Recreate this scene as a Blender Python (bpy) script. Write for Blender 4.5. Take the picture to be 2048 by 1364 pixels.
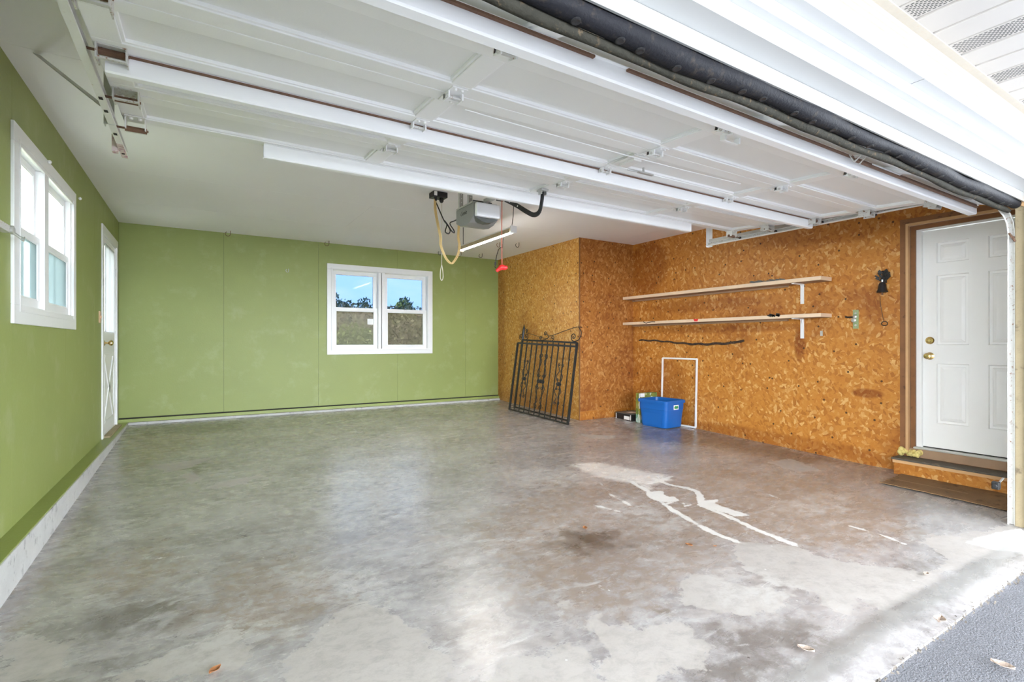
import bpy, bmesh, math, random
import numpy as np
from mathutils import Vector, Matrix, Euler

random.seed(7)
scene = bpy.context.scene
COL = scene.collection
for _o in list(bpy.data.objects):
    bpy.data.objects.remove(_o)

# ------------------------------------------------------------------ camera
cam_d = bpy.data.cameras.new('camera')
cam = bpy.data.objects.new('camera', cam_d)
COL.objects.link(cam)
cam.location = (0.0, 0.0, 1.02)
cam.rotation_euler = (math.pi / 2, 0, -math.radians(31.7))
cam_d.sensor_fit = 'HORIZONTAL'
cam_d.sensor_width = 36.0
cam_d.lens = 36.0 * 1010.0 / 2048.0
cam_d.shift_y = 4.0 / 2048.0
cam_d.clip_start = 0.02
cam_d.clip_end = 300
scene.camera = cam

# ------------------------------------------------------------------ world: hazy blue sky with white cloud
W = bpy.data.worlds.new('sky')
scene.world = W
W.use_nodes = True
wn, wl = W.node_tree.nodes, W.node_tree.links
wn.clear()
wo = wn.new('ShaderNodeOutputWorld')
bg = wn.new('ShaderNodeBackground')
bg.inputs['Strength'].default_value = 1.0
tc = wn.new('ShaderNodeTexCoord')
mp = wn.new('ShaderNodeMapping'); mp.inputs['Scale'].default_value = (1, 1, 2.6)
nz = wn.new('ShaderNodeTexNoise'); nz.inputs['Scale'].default_value = 5.0; nz.inputs['Detail'].default_value = 4; nz.inputs['Roughness'].default_value = .55
rp = wn.new('ShaderNodeValToRGB')
rp.color_ramp.elements[0].position = .40; rp.color_ramp.elements[0].color = (0.70, 0.84, 1.0, 1)
rp.color_ramp.elements[1].position = .66; rp.color_ramp.elements[1].color = (1.0, 0.965, 0.92, 1)
wl.new(tc.outputs['Generated'], mp.inputs['Vector']); wl.new(mp.outputs['Vector'], nz.inputs['Vector'])
wl.new(nz.outputs['Fac'], rp.inputs['Fac']); wl.new(rp.outputs['Color'], bg.inputs['Color'])
wl.new(bg.outputs['Background'], wo.inputs['Surface'])

vs = scene.view_settings
scene.display_settings.display_device = 'sRGB'
vs.view_transform = 'Standard'; vs.look = 'None'; vs.gamma = 1.0; vs.use_curve_mapping = False
vs.exposure = 4.42
scene.cycles.max_bounces = 12
scene.cycles.diffuse_bounces = 7
scene.cycles.transparent_max_bounces = 10
scene.cycles.sample_clamp_indirect = 12.0
scene.cycles.adaptive_threshold = 0.02

# ------------------------------------------------------------------ room measures (metres; floor at the back wall is z = 0)
XL, XR, YB, YO, ZC = -0.86, 5.64, 7.90, 1.06, 2.52     # left wall, right wall, back wall, door opening, ceiling
BX, BY = 4.585, 5.60                                    # boxed-out corner: its left face and its front face
OL, OR_ = -0.34, 4.60                                   # garage opening left / right
def floor_z(y):
    return max(0.035 * (y - 7.9), -0.19)

# ------------------------------------------------------------------ mesh helpers
class MB:
    def __init__(s): s.v = []; s.f = []; s.m = []; s.cur = 0
    def add(s, vs, fs):
        b = len(s.v); s.v += [tuple(p) for p in vs]
        for f in fs: s.f.append(tuple(b + i for i in f)); s.m.append(s.cur)
        return s
    def box(s, x0, x1, y0, y1, z0, z1):
        return s.add([(x0,y0,z0),(x1,y0,z0),(x1,y1,z0),(x0,y1,z0),(x0,y0,z1),(x1,y0,z1),(x1,y1,z1),(x0,y1,z1)],
                     [(0,3,2,1),(4,5,6,7),(0,1,5,4),(1,2,6,5),(2,3,7,6),(3,0,4,7)])
    def obox(s, c, ax, ay, az, hx, hy, hz):
        c, ax, ay, az = map(Vector, (c, ax, ay, az))
        vs = [c + ax*(hx*i) + ay*(hy*j) + az*(hz*k) for k in (-1,1) for (i,j) in ((-1,-1),(1,-1),(1,1),(-1,1))]
        return s.add(vs, [(0,3,2,1),(4,5,6,7),(0,1,5,4),(1,2,6,5),(2,3,7,6),(3,0,4,7)])
    def bar(s, a, b, w, h, up=(0,0,1)):
        a, b = Vector(a), Vector(b); d = b - a; L = d.length; d.normalize()
        up = Vector(up); r = d.cross(up)
        if r.length < 1e-4: r = d.cross(Vector((1,0,0)))
        r.normalize(); u = r.cross(d)
        return s.obox((a+b)/2, d, r, u, L/2, w/2, h/2)
    def prism(s, poly, axis, a, b):
        """poly in the plane perpendicular to axis ('x': (y,z), 'y': (x,z), 'z': (x,y)), extruded from a to b"""
        def P(p, t): return {'x': (t,p[0],p[1]), 'y': (p[0],t,p[1]), 'z': (p[0],p[1],t)}[axis]
        n = len(poly)
        vs = [P(p,a) for p in poly] + [P(p,b) for p in poly]
        fs = [tuple(range(n))[::-1], tuple(range(n,2*n))] + [(i,(i+1)%n,n+(i+1)%n,n+i) for i in range(n)]
        return s.add(vs, fs)
    def tube(s, pts, r, n=8, closed=False, caps=True):
        pts = [Vector(p) for p in pts]; N = len(pts)
        rs = r if isinstance(r, (list, tuple)) else [r]*N
        t0 = (pts[1]-pts[0]).normalized()
        ref = Vector((0,0,1)) if abs(t0.z) < .9 else Vector((1,0,0))
        u = t0.cross(ref).normalized()
        vs = []
        for i in range(N):
            if closed: t = (pts[(i+1)%N]-pts[i-1])
            else: t = pts[min(i+1,N-1)] - pts[max(i-1,0)]
            if t.length < 1e-9: t = t0.copy()
            t.normalize()
            u = (u - t*u.dot(t))
            if u.length < 1e-6: u = t.cross(Vector((0.3,0.5,0.8)))
            u.normalize(); w = t.cross(u)
            for k in range(n):
                a = 2*math.pi*k/n
                vs.append(pts[i] + (u*math.cos(a) + w*math.sin(a))*rs[i])
        fs = []
        for i in range(N if closed else N-1):
            j = (i+1) % N
            for k in range(n):
                l = (k+1) % n
                fs.append((i*n+k, i*n+l, j*n+l, j*n+k))
        if caps and not closed:
            fs.append(tuple(range(n))[::-1]); fs.append(tuple((N-1)*n+k for k in range(n)))
        return s.add(vs, fs)
    def lathe(s, prof, c, axis=(0,0,1), n=20):
        """prof: (radius, height) pairs around the axis through c"""
        a = Vector(axis).normalized(); u = a.cross(Vector((0,0,1)) if abs(a.z) < .9 else Vector((1,0,0))).normalized(); w = a.cross(u); c = Vector(c)
        vs = []
        for (r, h) in prof:
            for k in range(n):
                t = 2*math.pi*k/n
                vs.append(c + a*h + (u*math.cos(t) + w*math.sin(t))*r)
        fs = []
        for i in range(len(prof)-1):
            for k in range(n):
                l = (k+1) % n
                fs.append((i*n+k, i*n+l, (i+1)*n+l, (i+1)*n+k))
        fs.append(tuple(range(n))[::-1]); fs.append(tuple((len(prof)-1)*n+k for k in range(n)))
        return s.add(vs, fs)
    def mesh(s, name, mats, smooth=False, bevel=0):
        me = bpy.data.meshes.new(name)
        me.from_pydata(s.v, [], s.f)
        mats = mats if isinstance(mats, (list, tuple)) else [mats]
        for m in mats: me.materials.append(m)
        if len(mats) > 1: me.polygons.foreach_set('material_index', s.m)
        bm = bmesh.new(); bm.from_mesh(me)
        bmesh.ops.recalc_face_normals(bm, faces=bm.faces)
        if bevel:
            bmesh.ops.bevel(bm, geom=list(bm.edges), offset=bevel, segments=2, affect='EDGES', profile=.6, clamp_overlap=True)
        bm.to_mesh(me); bm.free()
        if smooth:
            me.polygons.foreach_set('use_smooth', [True]*len(me.polygons))
            try: me.set_sharp_from_angle(angle=math.radians(40))
            except Exception: pass
        me.update()
        return me
    def build(s, name, mats, parent=None, smooth=False, bevel=0, label=None, local=False):
        me = s.mesh(name, mats, smooth, bevel)
        o = bpy.data.objects.new(name, me)
        COL.objects.link(o)
        if parent is not None:
            if not local:                      # vertices were given in world space: re-base them on the parent
                T = Vector((0,0,0)); p = parent
                while p is not None: T += p.location; p = p.parent
                if T.length > 0: me.transform(Matrix.Translation(-T))
            o.parent = parent
        if label: o['label'] = label
        return o

def inst(name, me, parent=None, loc=(0,0,0), rot=(0,0,0), scale=(1,1,1), label=None):
    o = bpy.data.objects.new(name, me); COL.objects.link(o)
    o.location = loc; o.rotation_euler = rot; o.scale = scale
    if parent is not None: o.parent = parent
    if label: o['label'] = label
    return o
def thing(name, label, cat, group=None, loc=(0,0,0), rot=(0,0,0)):
    o = bpy.data.objects.new(name, None); COL.objects.link(o)
    o.empty_display_size = .1; o.location = loc; o.rotation_euler = rot
    o['label'] = label; o['category'] = cat
    if group: o['group'] = group
    return o
def tag(o, label, cat, group=None):
    o['label'] = label; o['category'] = cat
    if group: o['group'] = group
    return o
def struct(o, label=None):
    o['kind'] = 'structure'
    if label: o['label'] = label
    return o
def structure(name, label):
    o = bpy.data.objects.new(name, None); COL.objects.link(o); o.empty_display_size = .1
    return struct(o, label)
def cut(rect, holes):
    """rectangle (a0,a1,b0,b1) minus rectangular holes -> list of rectangles"""
    out = [rect]
    for h in holes:
        nxt = []
        for r in out:
            a0,a1,b0,b1 = r; c0,c1,d0,d1 = max(a0,h[0]),min(a1,h[1]),max(b0,h[2]),min(b1,h[3])
            if c0 >= c1 or d0 >= d1: nxt.append(r); continue
            if a0 < c0: nxt.append((a0,c0,b0,b1))
            if c1 < a1: nxt.append((c1,a1,b0,b1))
            if b0 < d0: nxt.append((c0,c1,b0,d0))
            if d1 < b1: nxt.append((c0,c1,d1,b1))
        out = nxt
    return out

# ------------------------------------------------------------------ materials
def newmat(name):
    m = bpy.data.materials.new(name); m.use_nodes = True
    nt = m.node_tree
    b = nt.nodes['Principled BSDF']
    return m, nt, nt.nodes, nt.links, b
def rgb(r, g, b):      # sRGB 0-255 -> linear
    f = lambda c: c/12.92 if c <= .04045 else ((c+.055)/1.055)**2.4
    return (f(r/255), f(g/255), f(b/255), 1)
def N_(ns, t, **kw):
    n = ns.new('ShaderNode' + t)
    for k, v in kw.items():
        if k.startswith('i_'):
            key = k[2:]
            n.inputs[int(key) if key.isdigit() else key].default_value = v
        else: setattr(n, k, v)
    return n
def mixc(ns, ls, fac, a, b, blend='MIX'):
    n = ns.new('ShaderNodeMix'); n.data_type = 'RGBA'; n.blend_type = blend
    for sock, val in ((n.inputs[0], fac), (n.inputs[6], a), (n.inputs[7], b)):
        if hasattr(val, 'links'): ls.new(val, sock)
        elif isinstance(val, (int, float)): sock.default_value = val
        else: sock.default_value = val
    return n.outputs[2]
def math_(ns, ls, op, a, b=None, c=None, clamp=False):
    n = ns.new('ShaderNodeMath'); n.operation = op; n.use_clamp = clamp
    for i, v in enumerate((a, b, c)):
        if v is None: continue
        if hasattr(v, 'links'): ls.new(v, n.inputs[i])
        else: n.inputs[i].default_value = v
    return n.outputs[0]
def smooth(ns, ls, v, lo, hi):
    n = ns.new('ShaderNodeMapRange'); n.interpolation_type = 'SMOOTHSTEP'
    ls.new(v, n.inputs['Value']); n.inputs['From Min'].default_value = lo; n.inputs['From Max'].default_value = hi
    return n.outputs['Result']
def wpos(ns):
    return ns.new('ShaderNodeNewGeometry').outputs['Position']
def noise(ns, ls, vec, scale, detail=3, rough=.5, dist=0):
    n = N_(ns, 'TexNoise', i_Scale=scale, i_Detail=detail, i_Roughness=rough, i_Distortion=dist)
    if vec is not None: ls.new(vec, n.inputs['Vector'])
    return n
def mapped(ns, ls, vec, scale=(1,1,1), rot=(0,0,0), loc=(0,0,0)):
    m = N_(ns, 'Mapping'); m.inputs['Scale'].default_value = scale; m.inputs['Rotation'].default_value = rot; m.inputs['Location'].default_value = loc
    ls.new(vec, m.inputs['Vector']); return m.outputs[0]
def bump(ns, ls, h, strength, dist, b):
    n = N_(ns, 'Bump'); n.inputs['Strength'].default_value = strength; n.inputs['Distance'].default_value = dist
    ls.new(h, n.inputs['Height']); ls.new(n.outputs[0], b.inputs['Normal'])

def plain(name, col, rough=.5, metal=0, var=.06, vscale=8, bmp=0, bscale=200, col2=None, th=(.45,.6), spec=.5, obj=False):
    """paint, plastic or metal with a little unevenness; col2 = wear colour showing where noise passes th"""
    m, nt, ns, ls, b = newmat(name)
    b.inputs['Roughness'].default_value = rough; b.inputs['Metallic'].default_value = metal
    b.inputs['Specular IOR Level'].default_value = spec
    P = ns.new('ShaderNodeTexCoord').outputs['Object'] if obj else wpos(ns)
    n = noise(ns, ls, P, vscale, 4, .6)
    dark = tuple(c*(1-var) for c in col[:3]) + (1,); lite = tuple(min(1, c*(1+var)) for c in col[:3]) + (1,)
    c = mixc(ns, ls, n.outputs['Fac'], dark, lite)
    if col2 is not None:
        n2 = noise(ns, ls, P, vscale*2.3, 6, .65)
        c = mixc(ns, ls, smooth(ns, ls, n2.outputs['Fac'], *th), c, col2)
    ls.new(c, b.inputs['Base Color'])
    if bmp:
        n3 = noise(ns, ls, P, bscale, 3, .6)
        bump(ns, ls, n3.outputs['Fac'], bmp, .01, b)
    return m

M = {}
M['green'] = plain('green_wall_paint', (.280,.325,.095), .50, var=.09, vscale=1.6, bmp=.10, bscale=60, col2=(.33,.37,.145,1), th=(.50,.75))
M['greentrim'] = plain('green_ledge_paint', (.285,.335,.095), .45, var=.12, vscale=3, bmp=.2, bscale=50, col2=(.16,.20,.06,1), th=(.62,.75))
M['white'] = plain('white_gloss_paint', (.83,.83,.82), .35, var=.03, vscale=3)
M['ceil'] = plain('white_ceiling_paint', (.91,.895,.91), .75, var=.025, vscale=1.2, bmp=.06, bscale=90)
M['doorwhite'] = plain('white_door_paint', (.87,.87,.855), .42, var=.04, vscale=2.5, bmp=.04, bscale=120)
M['panelwhite'] = plain('white_panel_paint', (.82,.82,.805), .45, var=.05, vscale=1.3, bmp=.05, bscale=120)
M['strut'] = plain('white_strut_enamel', (.88,.88,.88), .35, var=.03, vscale=5)
M['rust'] = plain('brown_rust', (.16,.085,.05), .8, var=.4, vscale=20, bmp=.4, bscale=150)
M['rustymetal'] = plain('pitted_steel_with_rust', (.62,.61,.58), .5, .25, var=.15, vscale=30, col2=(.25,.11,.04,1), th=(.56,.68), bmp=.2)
M['galv'] = plain('dull_galvanised_steel', (.55,.55,.53), .42, .6, var=.12, vscale=20)
M['trackw'] = plain('white_painted_track_steel', (.80,.79,.76), .4, .1, var=.06, vscale=14, col2=(.55,.43,.33,1), th=(.64,.74))
M['black'] = plain('black_plastic', (.012,.012,.013), .45, var=.2, vscale=30)
M['rubber'] = plain('black_rubber_with_grit', (.010,.010,.013), .6, spec=.2, var=.3, vscale=12, col2=(.04,.032,.025,1), th=(.54,.72), bmp=.25, bscale=90)
M['rubber2'] = plain('olive_weathered_rubber', (.032,.030,.022), .8, spec=.2, var=.5, vscale=18, col2=(.12,.085,.05,1), th=(.55,.7), bmp=.4, bscale=90)
M['wood'] = plain('pale_pine', (.78,.60,.42), .6, var=.12, vscale=9, col2=(.30,.19,.10,1), th=(.68,.76))
M['woodunder'] = plain('dark_pine', (.36,.23,.14), .7, var=.2, vscale=9)
M['brownwood'] = plain('red_brown_stained_wood', (.235,.10,.035), .55, var=.35, vscale=7, col2=(.10,.04,.015,1), th=(.6,.72))
M['stopwood'] = plain('tan_wood_stop', (.60,.36,.17), .55, var=.15, vscale=9)
M['jambwood'] = plain('weathered_cream_jamb_paint', (.36,.29,.175), .7, var=.22, vscale=6, col2=(.17,.13,.08,1), th=(.56,.72), bmp=.3, bscale=40)
M['brass'] = plain('polished_brass', (.62,.45,.18), .22, 1.0, var=.08, vscale=40)
M['iron'] = plain('black_wrought_iron', (.025,.024,.024), .42, .3, var=.4, vscale=60, col2=(.10,.075,.06,1), th=(.62,.72))
M['blue'] = plain('blue_polypropylene', (.008,.115,.43), .33, var=.06, vscale=5)
M['red'] = plain('red_plastic', (.75,.02,.02), .4, var=.05)
M['redrope'] = plain('faded_red_rope', (.55,.12,.08), .8, var=.2, vscale=80)
M['yellowcable'] = plain('cream_yellow_cable', (.72,.52,.22), .5, var=.1, vscale=20)
M['cream'] = plain('cream_cord', (.70,.66,.54), .7, var=.1, vscale=60)
M['grey'] = plain('grey_plastic', (.27,.27,.255), .45, var=.05)
M['darkgrey'] = plain('dark_grey_plastic', (.11,.113,.105), .45, var=.1)
M['lens'] = plain('white_plastic_lens', (.93,.93,.94), .3, var=.02)
M['tan'] = plain('tan_fixture_enamel', (.46,.35,.22), .5, var=.05)
M['beige'] = plain('beige_plastic', (.70,.46,.28), .45, var=.04)
M['foam'] = plain('yellow_expanding_foam', (.72,.60,.22), .8, var=.2, vscale=60, bmp=.6, bscale=90)
M['label'] = plain('white_paper_label', (.84,.84,.83), .6, var=.03)
M['labelgreen'] = plain('green_print', (.02,.26,.07), .5, var=.2, vscale=60)
M['dark'] = plain('dark_gap', (.02,.018,.015), .9, var=.2)
M['siding'] = plain('white_aluminium_trim', (.60,.60,.595), .45, var=.03, vscale=4)
M['creamtrim'] = plain('cream_vinyl_trim', (.66,.61,.53), .5, var=.06, vscale=30, col2=(.66,.53,.40,1), th=(.55,.8))
M['soffit'] = plain('cream_vinyl_soffit', (.64,.605,.57), .55, var=.03)
M['cardboard'] = plain('brown_fibre_mat', (.26,.155,.07), .9, var=.35, vscale=6, bmp=.3, bscale=150, col2=(.14,.075,.03,1), th=(.52,.68))
M['asphalt'] = plain('grey_asphalt', (.125,.126,.138), .85, var=.55, vscale=110, bmp=.9, bscale=130, col2=(.27,.27,.29,1), th=(.50,.66))
M['verdigris'] = plain('pale_green_enamel', (.30,.37,.20), .45, .2, var=.2, vscale=40)
M['deadleaf'] = plain('dry_brown_leaf', (.30,.12,.04), .7, var=.4, vscale=60)
M['paleleaf'] = plain('pale_dry_leaf', (.42,.33,.27), .7, var=.2, vscale=60)
M['pinkpaint'] = plain('track_end_with_magenta_mark', (.70,.58,.55), .4, .1, var=.1, vscale=20, col2=(.45,.15,.28,1), th=(.5,.62))
M['concretekerb'] = plain('white_washed_concrete', (.50,.50,.48), .8, var=.2, vscale=6, bmp=.4, bscale=60, col2=(.28,.27,.26,1), th=(.55,.70))
M['gravel'] = plain('crumbled_edge_stones', (.15,.13,.11), .9, var=.6, vscale=70)
M['bark'] = plain('blackened_stick_bark', (.05,.03,.02), .8, var=.5, vscale=50, col2=(.35,.22,.10,1), th=(.60,.66))
M['tread'] = plain('worn_dark_step_top', (.10,.085,.065), .65, var=.4, vscale=8, col2=(.20,.15,.10,1), th=(.55,.7))
M['alum'] = plain('aluminium_threshold', (.62,.62,.58), .35, .7, var=.1, vscale=12)

def lamp(name, col, strength):
    m, nt, ns, ls, b = newmat(name)
    b.inputs['Base Color'].default_value = (.9,.9,.88,1); b.inputs['Emission Color'].default_value = col; b.inputs['Emission Strength'].default_value = strength
    return m
M['tube'] = lamp('lit_fluorescent_tube', (1,.94,.85,1), 4.5)

def osb(name, shades, scale, stain, stain_th, spots=(), rough=.40):
    m, nt, ns, ls, b = newmat(name)
    P = wpos(ns)
    # wall boards stand upright: lay the flakes out on the board from its own face, not from the view
    sx = N_(ns, 'SeparateXYZ'); ls.new(P, sx.inputs[0])
    uv = N_(ns, 'CombineXYZ')
    ls.new(math_(ns, ls, 'ADD', sx.outputs[0], sx.outputs[1]), uv.inputs[0]); ls.new(sx.outputs[2], uv.inputs[1])
    wob = noise(ns, ls, uv.outputs[0], scale*.55, 2, .5)
    vadd = N_(ns, 'VectorMath', operation='MULTIPLY_ADD'); ls.new(wob.outputs['Color'], vadd.inputs[0]); vadd.inputs[1].default_value = (.045,.045,.0); ls.new(uv.outputs[0], vadd.inputs[2])
    def cells(rot, sc, loc):
        mp_ = mapped(ns, ls, mapped(ns, ls, vadd.outputs[0], (1,1,1), (0,0,rot), loc), sc)
        v = N_(ns, 'TexVoronoi', i_Scale=scale, i_Randomness=1.0); v.voronoi_dimensions = '2D'
        ls.new(mp_, v.inputs['Vector'])
        return v
    v1 = cells(.5, (1,1.9,1), (0,0,0)); v2 = cells(-.9, (1,2.1,1), (3.3,1.7,0)); v3 = cells(1.5, (1,1.7,1), (7.1,5.2,0))
    def ch(v): 
        s = N_(ns, 'SeparateXYZ'); ls.new(v.outputs['Color'], s.inputs[0]); return s
    s1, s2, s3 = ch(v1), ch(v2), ch(v3)
    def ramp(f, cols):
        r = N_(ns, 'ValToRGB'); r.color_ramp.interpolation = 'LINEAR'
        e = r.color_ramp.elements
        while len(e) < len(cols): e.new(.5)
        for i, (p, c) in enumerate(cols): e[i].position = p; e[i].color = c
        ls.new(f, r.inputs['Fac']); return r.outputs['Color']
    c1 = ramp(s1.outputs[0], shades); c2 = ramp(s2.outputs[0], shades); c3 = ramp(s3.outputs[0], shades)
    pick2 = smooth(ns, ls, s2.outputs[1], .50, .52); pick3 = smooth(ns, ls, s3.outputs[1], .72, .74)
    c = mixc(ns, ls, pick2, c1, c2); c = mixc(ns, ls, pick3, c, c3)
    fine = noise(ns, ls, mapped(ns, ls, uv.outputs[0], (30, 120, 1), (0,0,.6)), 1.0, 3, .6)
    c = mixc(ns, ls, math_(ns, ls, 'MULTIPLY', fine.outputs['Fac'], .35), c, shades[0][1], 'MULTIPLY')
    big = noise(ns, ls, uv.outputs[0], 1.1, 5, .62)
    c = mixc(ns, ls, math_(ns, ls, 'MULTIPLY', smooth(ns, ls, big.outputs['Fac'], *stain_th), .75), c, stain, 'MULTIPLY')
    for (u, v_, ru, rv, k) in spots:         # water stains, darker zones and painted under-shelf shade: along-wall, height, half sizes, strength
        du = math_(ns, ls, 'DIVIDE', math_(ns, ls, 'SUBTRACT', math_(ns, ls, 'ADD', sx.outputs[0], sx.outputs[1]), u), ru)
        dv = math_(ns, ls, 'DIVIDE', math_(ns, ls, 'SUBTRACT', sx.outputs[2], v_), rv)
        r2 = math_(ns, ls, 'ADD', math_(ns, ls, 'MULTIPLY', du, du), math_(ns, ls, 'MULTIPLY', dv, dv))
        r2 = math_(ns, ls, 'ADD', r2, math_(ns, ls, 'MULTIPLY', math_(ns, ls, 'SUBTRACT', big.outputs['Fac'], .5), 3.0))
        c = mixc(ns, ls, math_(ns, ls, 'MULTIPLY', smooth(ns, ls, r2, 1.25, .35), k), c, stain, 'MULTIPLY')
    kn = N_(ns, 'TexVoronoi', i_Scale=5.2, i_Randomness=1.0); kn.voronoi_dimensions = '2D'; ls.new(uv.outputs[0], kn.inputs['Vector'])
    ks = N_(ns, 'SeparateXYZ'); ls.new(kn.outputs['Color'], ks.inputs[0])
    spot = math_(ns, ls, 'MULTIPLY', math_(ns, ls, 'LESS_THAN', kn.outputs['Distance'], .055), math_(ns, ls, 'GREATER_THAN', ks.outputs[2], .55))
    c = mixc(ns, ls, math_(ns, ls, 'MULTIPLY', spot, .9), c, (.045,.018,.008,1))
    ls.new(c, b.inputs['Base Color'])
    b.inputs['Roughness'].default_value = rough
    b.inputs['Specular IOR Level'].default_value = .4
    h = math_(ns, ls, 'ADD', s1.outputs[2], math_(ns, ls, 'MULTIPLY', v1.outputs['Distance'], .8))
    bump(ns, ls, h, .12, .006, b)
    return m
O1 = [(0,(.42,.155,.024,1)), (.30,(.55,.228,.038,1)), (.78,(.60,.272,.052,1)), (1,(.76,.47,.18,1))]
O2 = [(0,(.32,.112,.022,1)), (.35,(.42,.165,.034,1)), (.75,(.49,.21,.050,1)), (1,(.62,.34,.12,1))]
O3 = [(0,(.48,.215,.040,1)), (.4,(.62,.31,.062,1)), (.75,(.68,.37,.09,1)), (1,(.78,.53,.22,1))]
M['osb'] = osb('orange_strand_board', O1, 23, (.45,.27,.16,1), (.52,.74), [(8.72,1.02,.07,.20,.8),(10.95,2.1,.35,.45,.6),(9.6,1.20,1.2,.06,.5),(8.05,.52,.14,.05,.8),(10.7,.30,.5,.5,.45),(9.2,-.12,1.9,.12,.5),(10.0,1.52,1.2,.10,.45),(8.3,2.25,.9,.2,.4)])  # bands below the two shelves are their shade, put into the colour
M['osbdark'] = osb('red_brown_strand_board', O2, 23, (.55,.36,.25,1), (.48,.70))
M['osbgold'] = osb('golden_strand_board', O3, 30, (.55,.40,.28,1), (.52,.78), [(12.45,1.2,.25,1.6,.65),(11.4,.05,1.3,.22,.5)], .30)  # darker zones at the far edge and the foot

def glass(name, tint, refl=.03, haze=0, hazecol=(.6,.65,.6,1)):
    m, nt, ns, ls, b = newmat(name)
    ns.remove(b)
    out = [n for n in ns if n.type == 'OUTPUT_MATERIAL'][0]
    t = N_(ns, 'BsdfTransparent'); t.inputs['Color'].default_value = tint
    g = N_(ns, 'BsdfGlossy'); g.inputs['Roughness'].default_value = .03
    mx = N_(ns, 'MixShader'); mx.inputs[0].default_value = refl; ls.new(t.outputs[0], mx.inputs[1]); ls.new(g.outputs[0], mx.inputs[2])
    last = mx.outputs[0]
    if haze:
        d = N_(ns, 'BsdfDiffuse'); d.inputs['Color'].default_value = hazecol
        tr = N_(ns, 'BsdfTranslucent'); tr.inputs['Color'].default_value = hazecol
        ad = N_(ns, 'MixShader'); ad.inputs[0].default_value = .5; ls.new(d.outputs[0], ad.inputs[1]); ls.new(tr.outputs[0], ad.inputs[2])
        m2 = N_(ns, 'MixShader'); m2.inputs[0].default_value = haze; ls.new(last, m2.inputs[1]); ls.new(ad.outputs[0], m2.inputs[2]); last = m2.outputs[0]
    ls.new(last, out.inputs['Surface'])
    return m
M['glassback'] = glass('tinted_window_glass', (.172,.214,.275,1), refl=.006)
M['glasslow'] = glass('tinted_glass_behind_insect_screen', (.30,.30,.29,1), haze=.06, hazecol=(.35,.35,.32,1), refl=.004)
M['glassleft'] = glass('clear_window_glass', (.95,.97,.97,1), refl=.01)
M['glassfrost'] = glass('frosted_pale_cyan_glass', (.30,.34,.34,1), haze=.35, hazecol=(.40,.46,.46,1), refl=.01)
M['curtain'] = glass('white_lace_curtain', (.4,.4,.4,1), haze=.7, hazecol=(.6,.6,.6,1))
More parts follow.
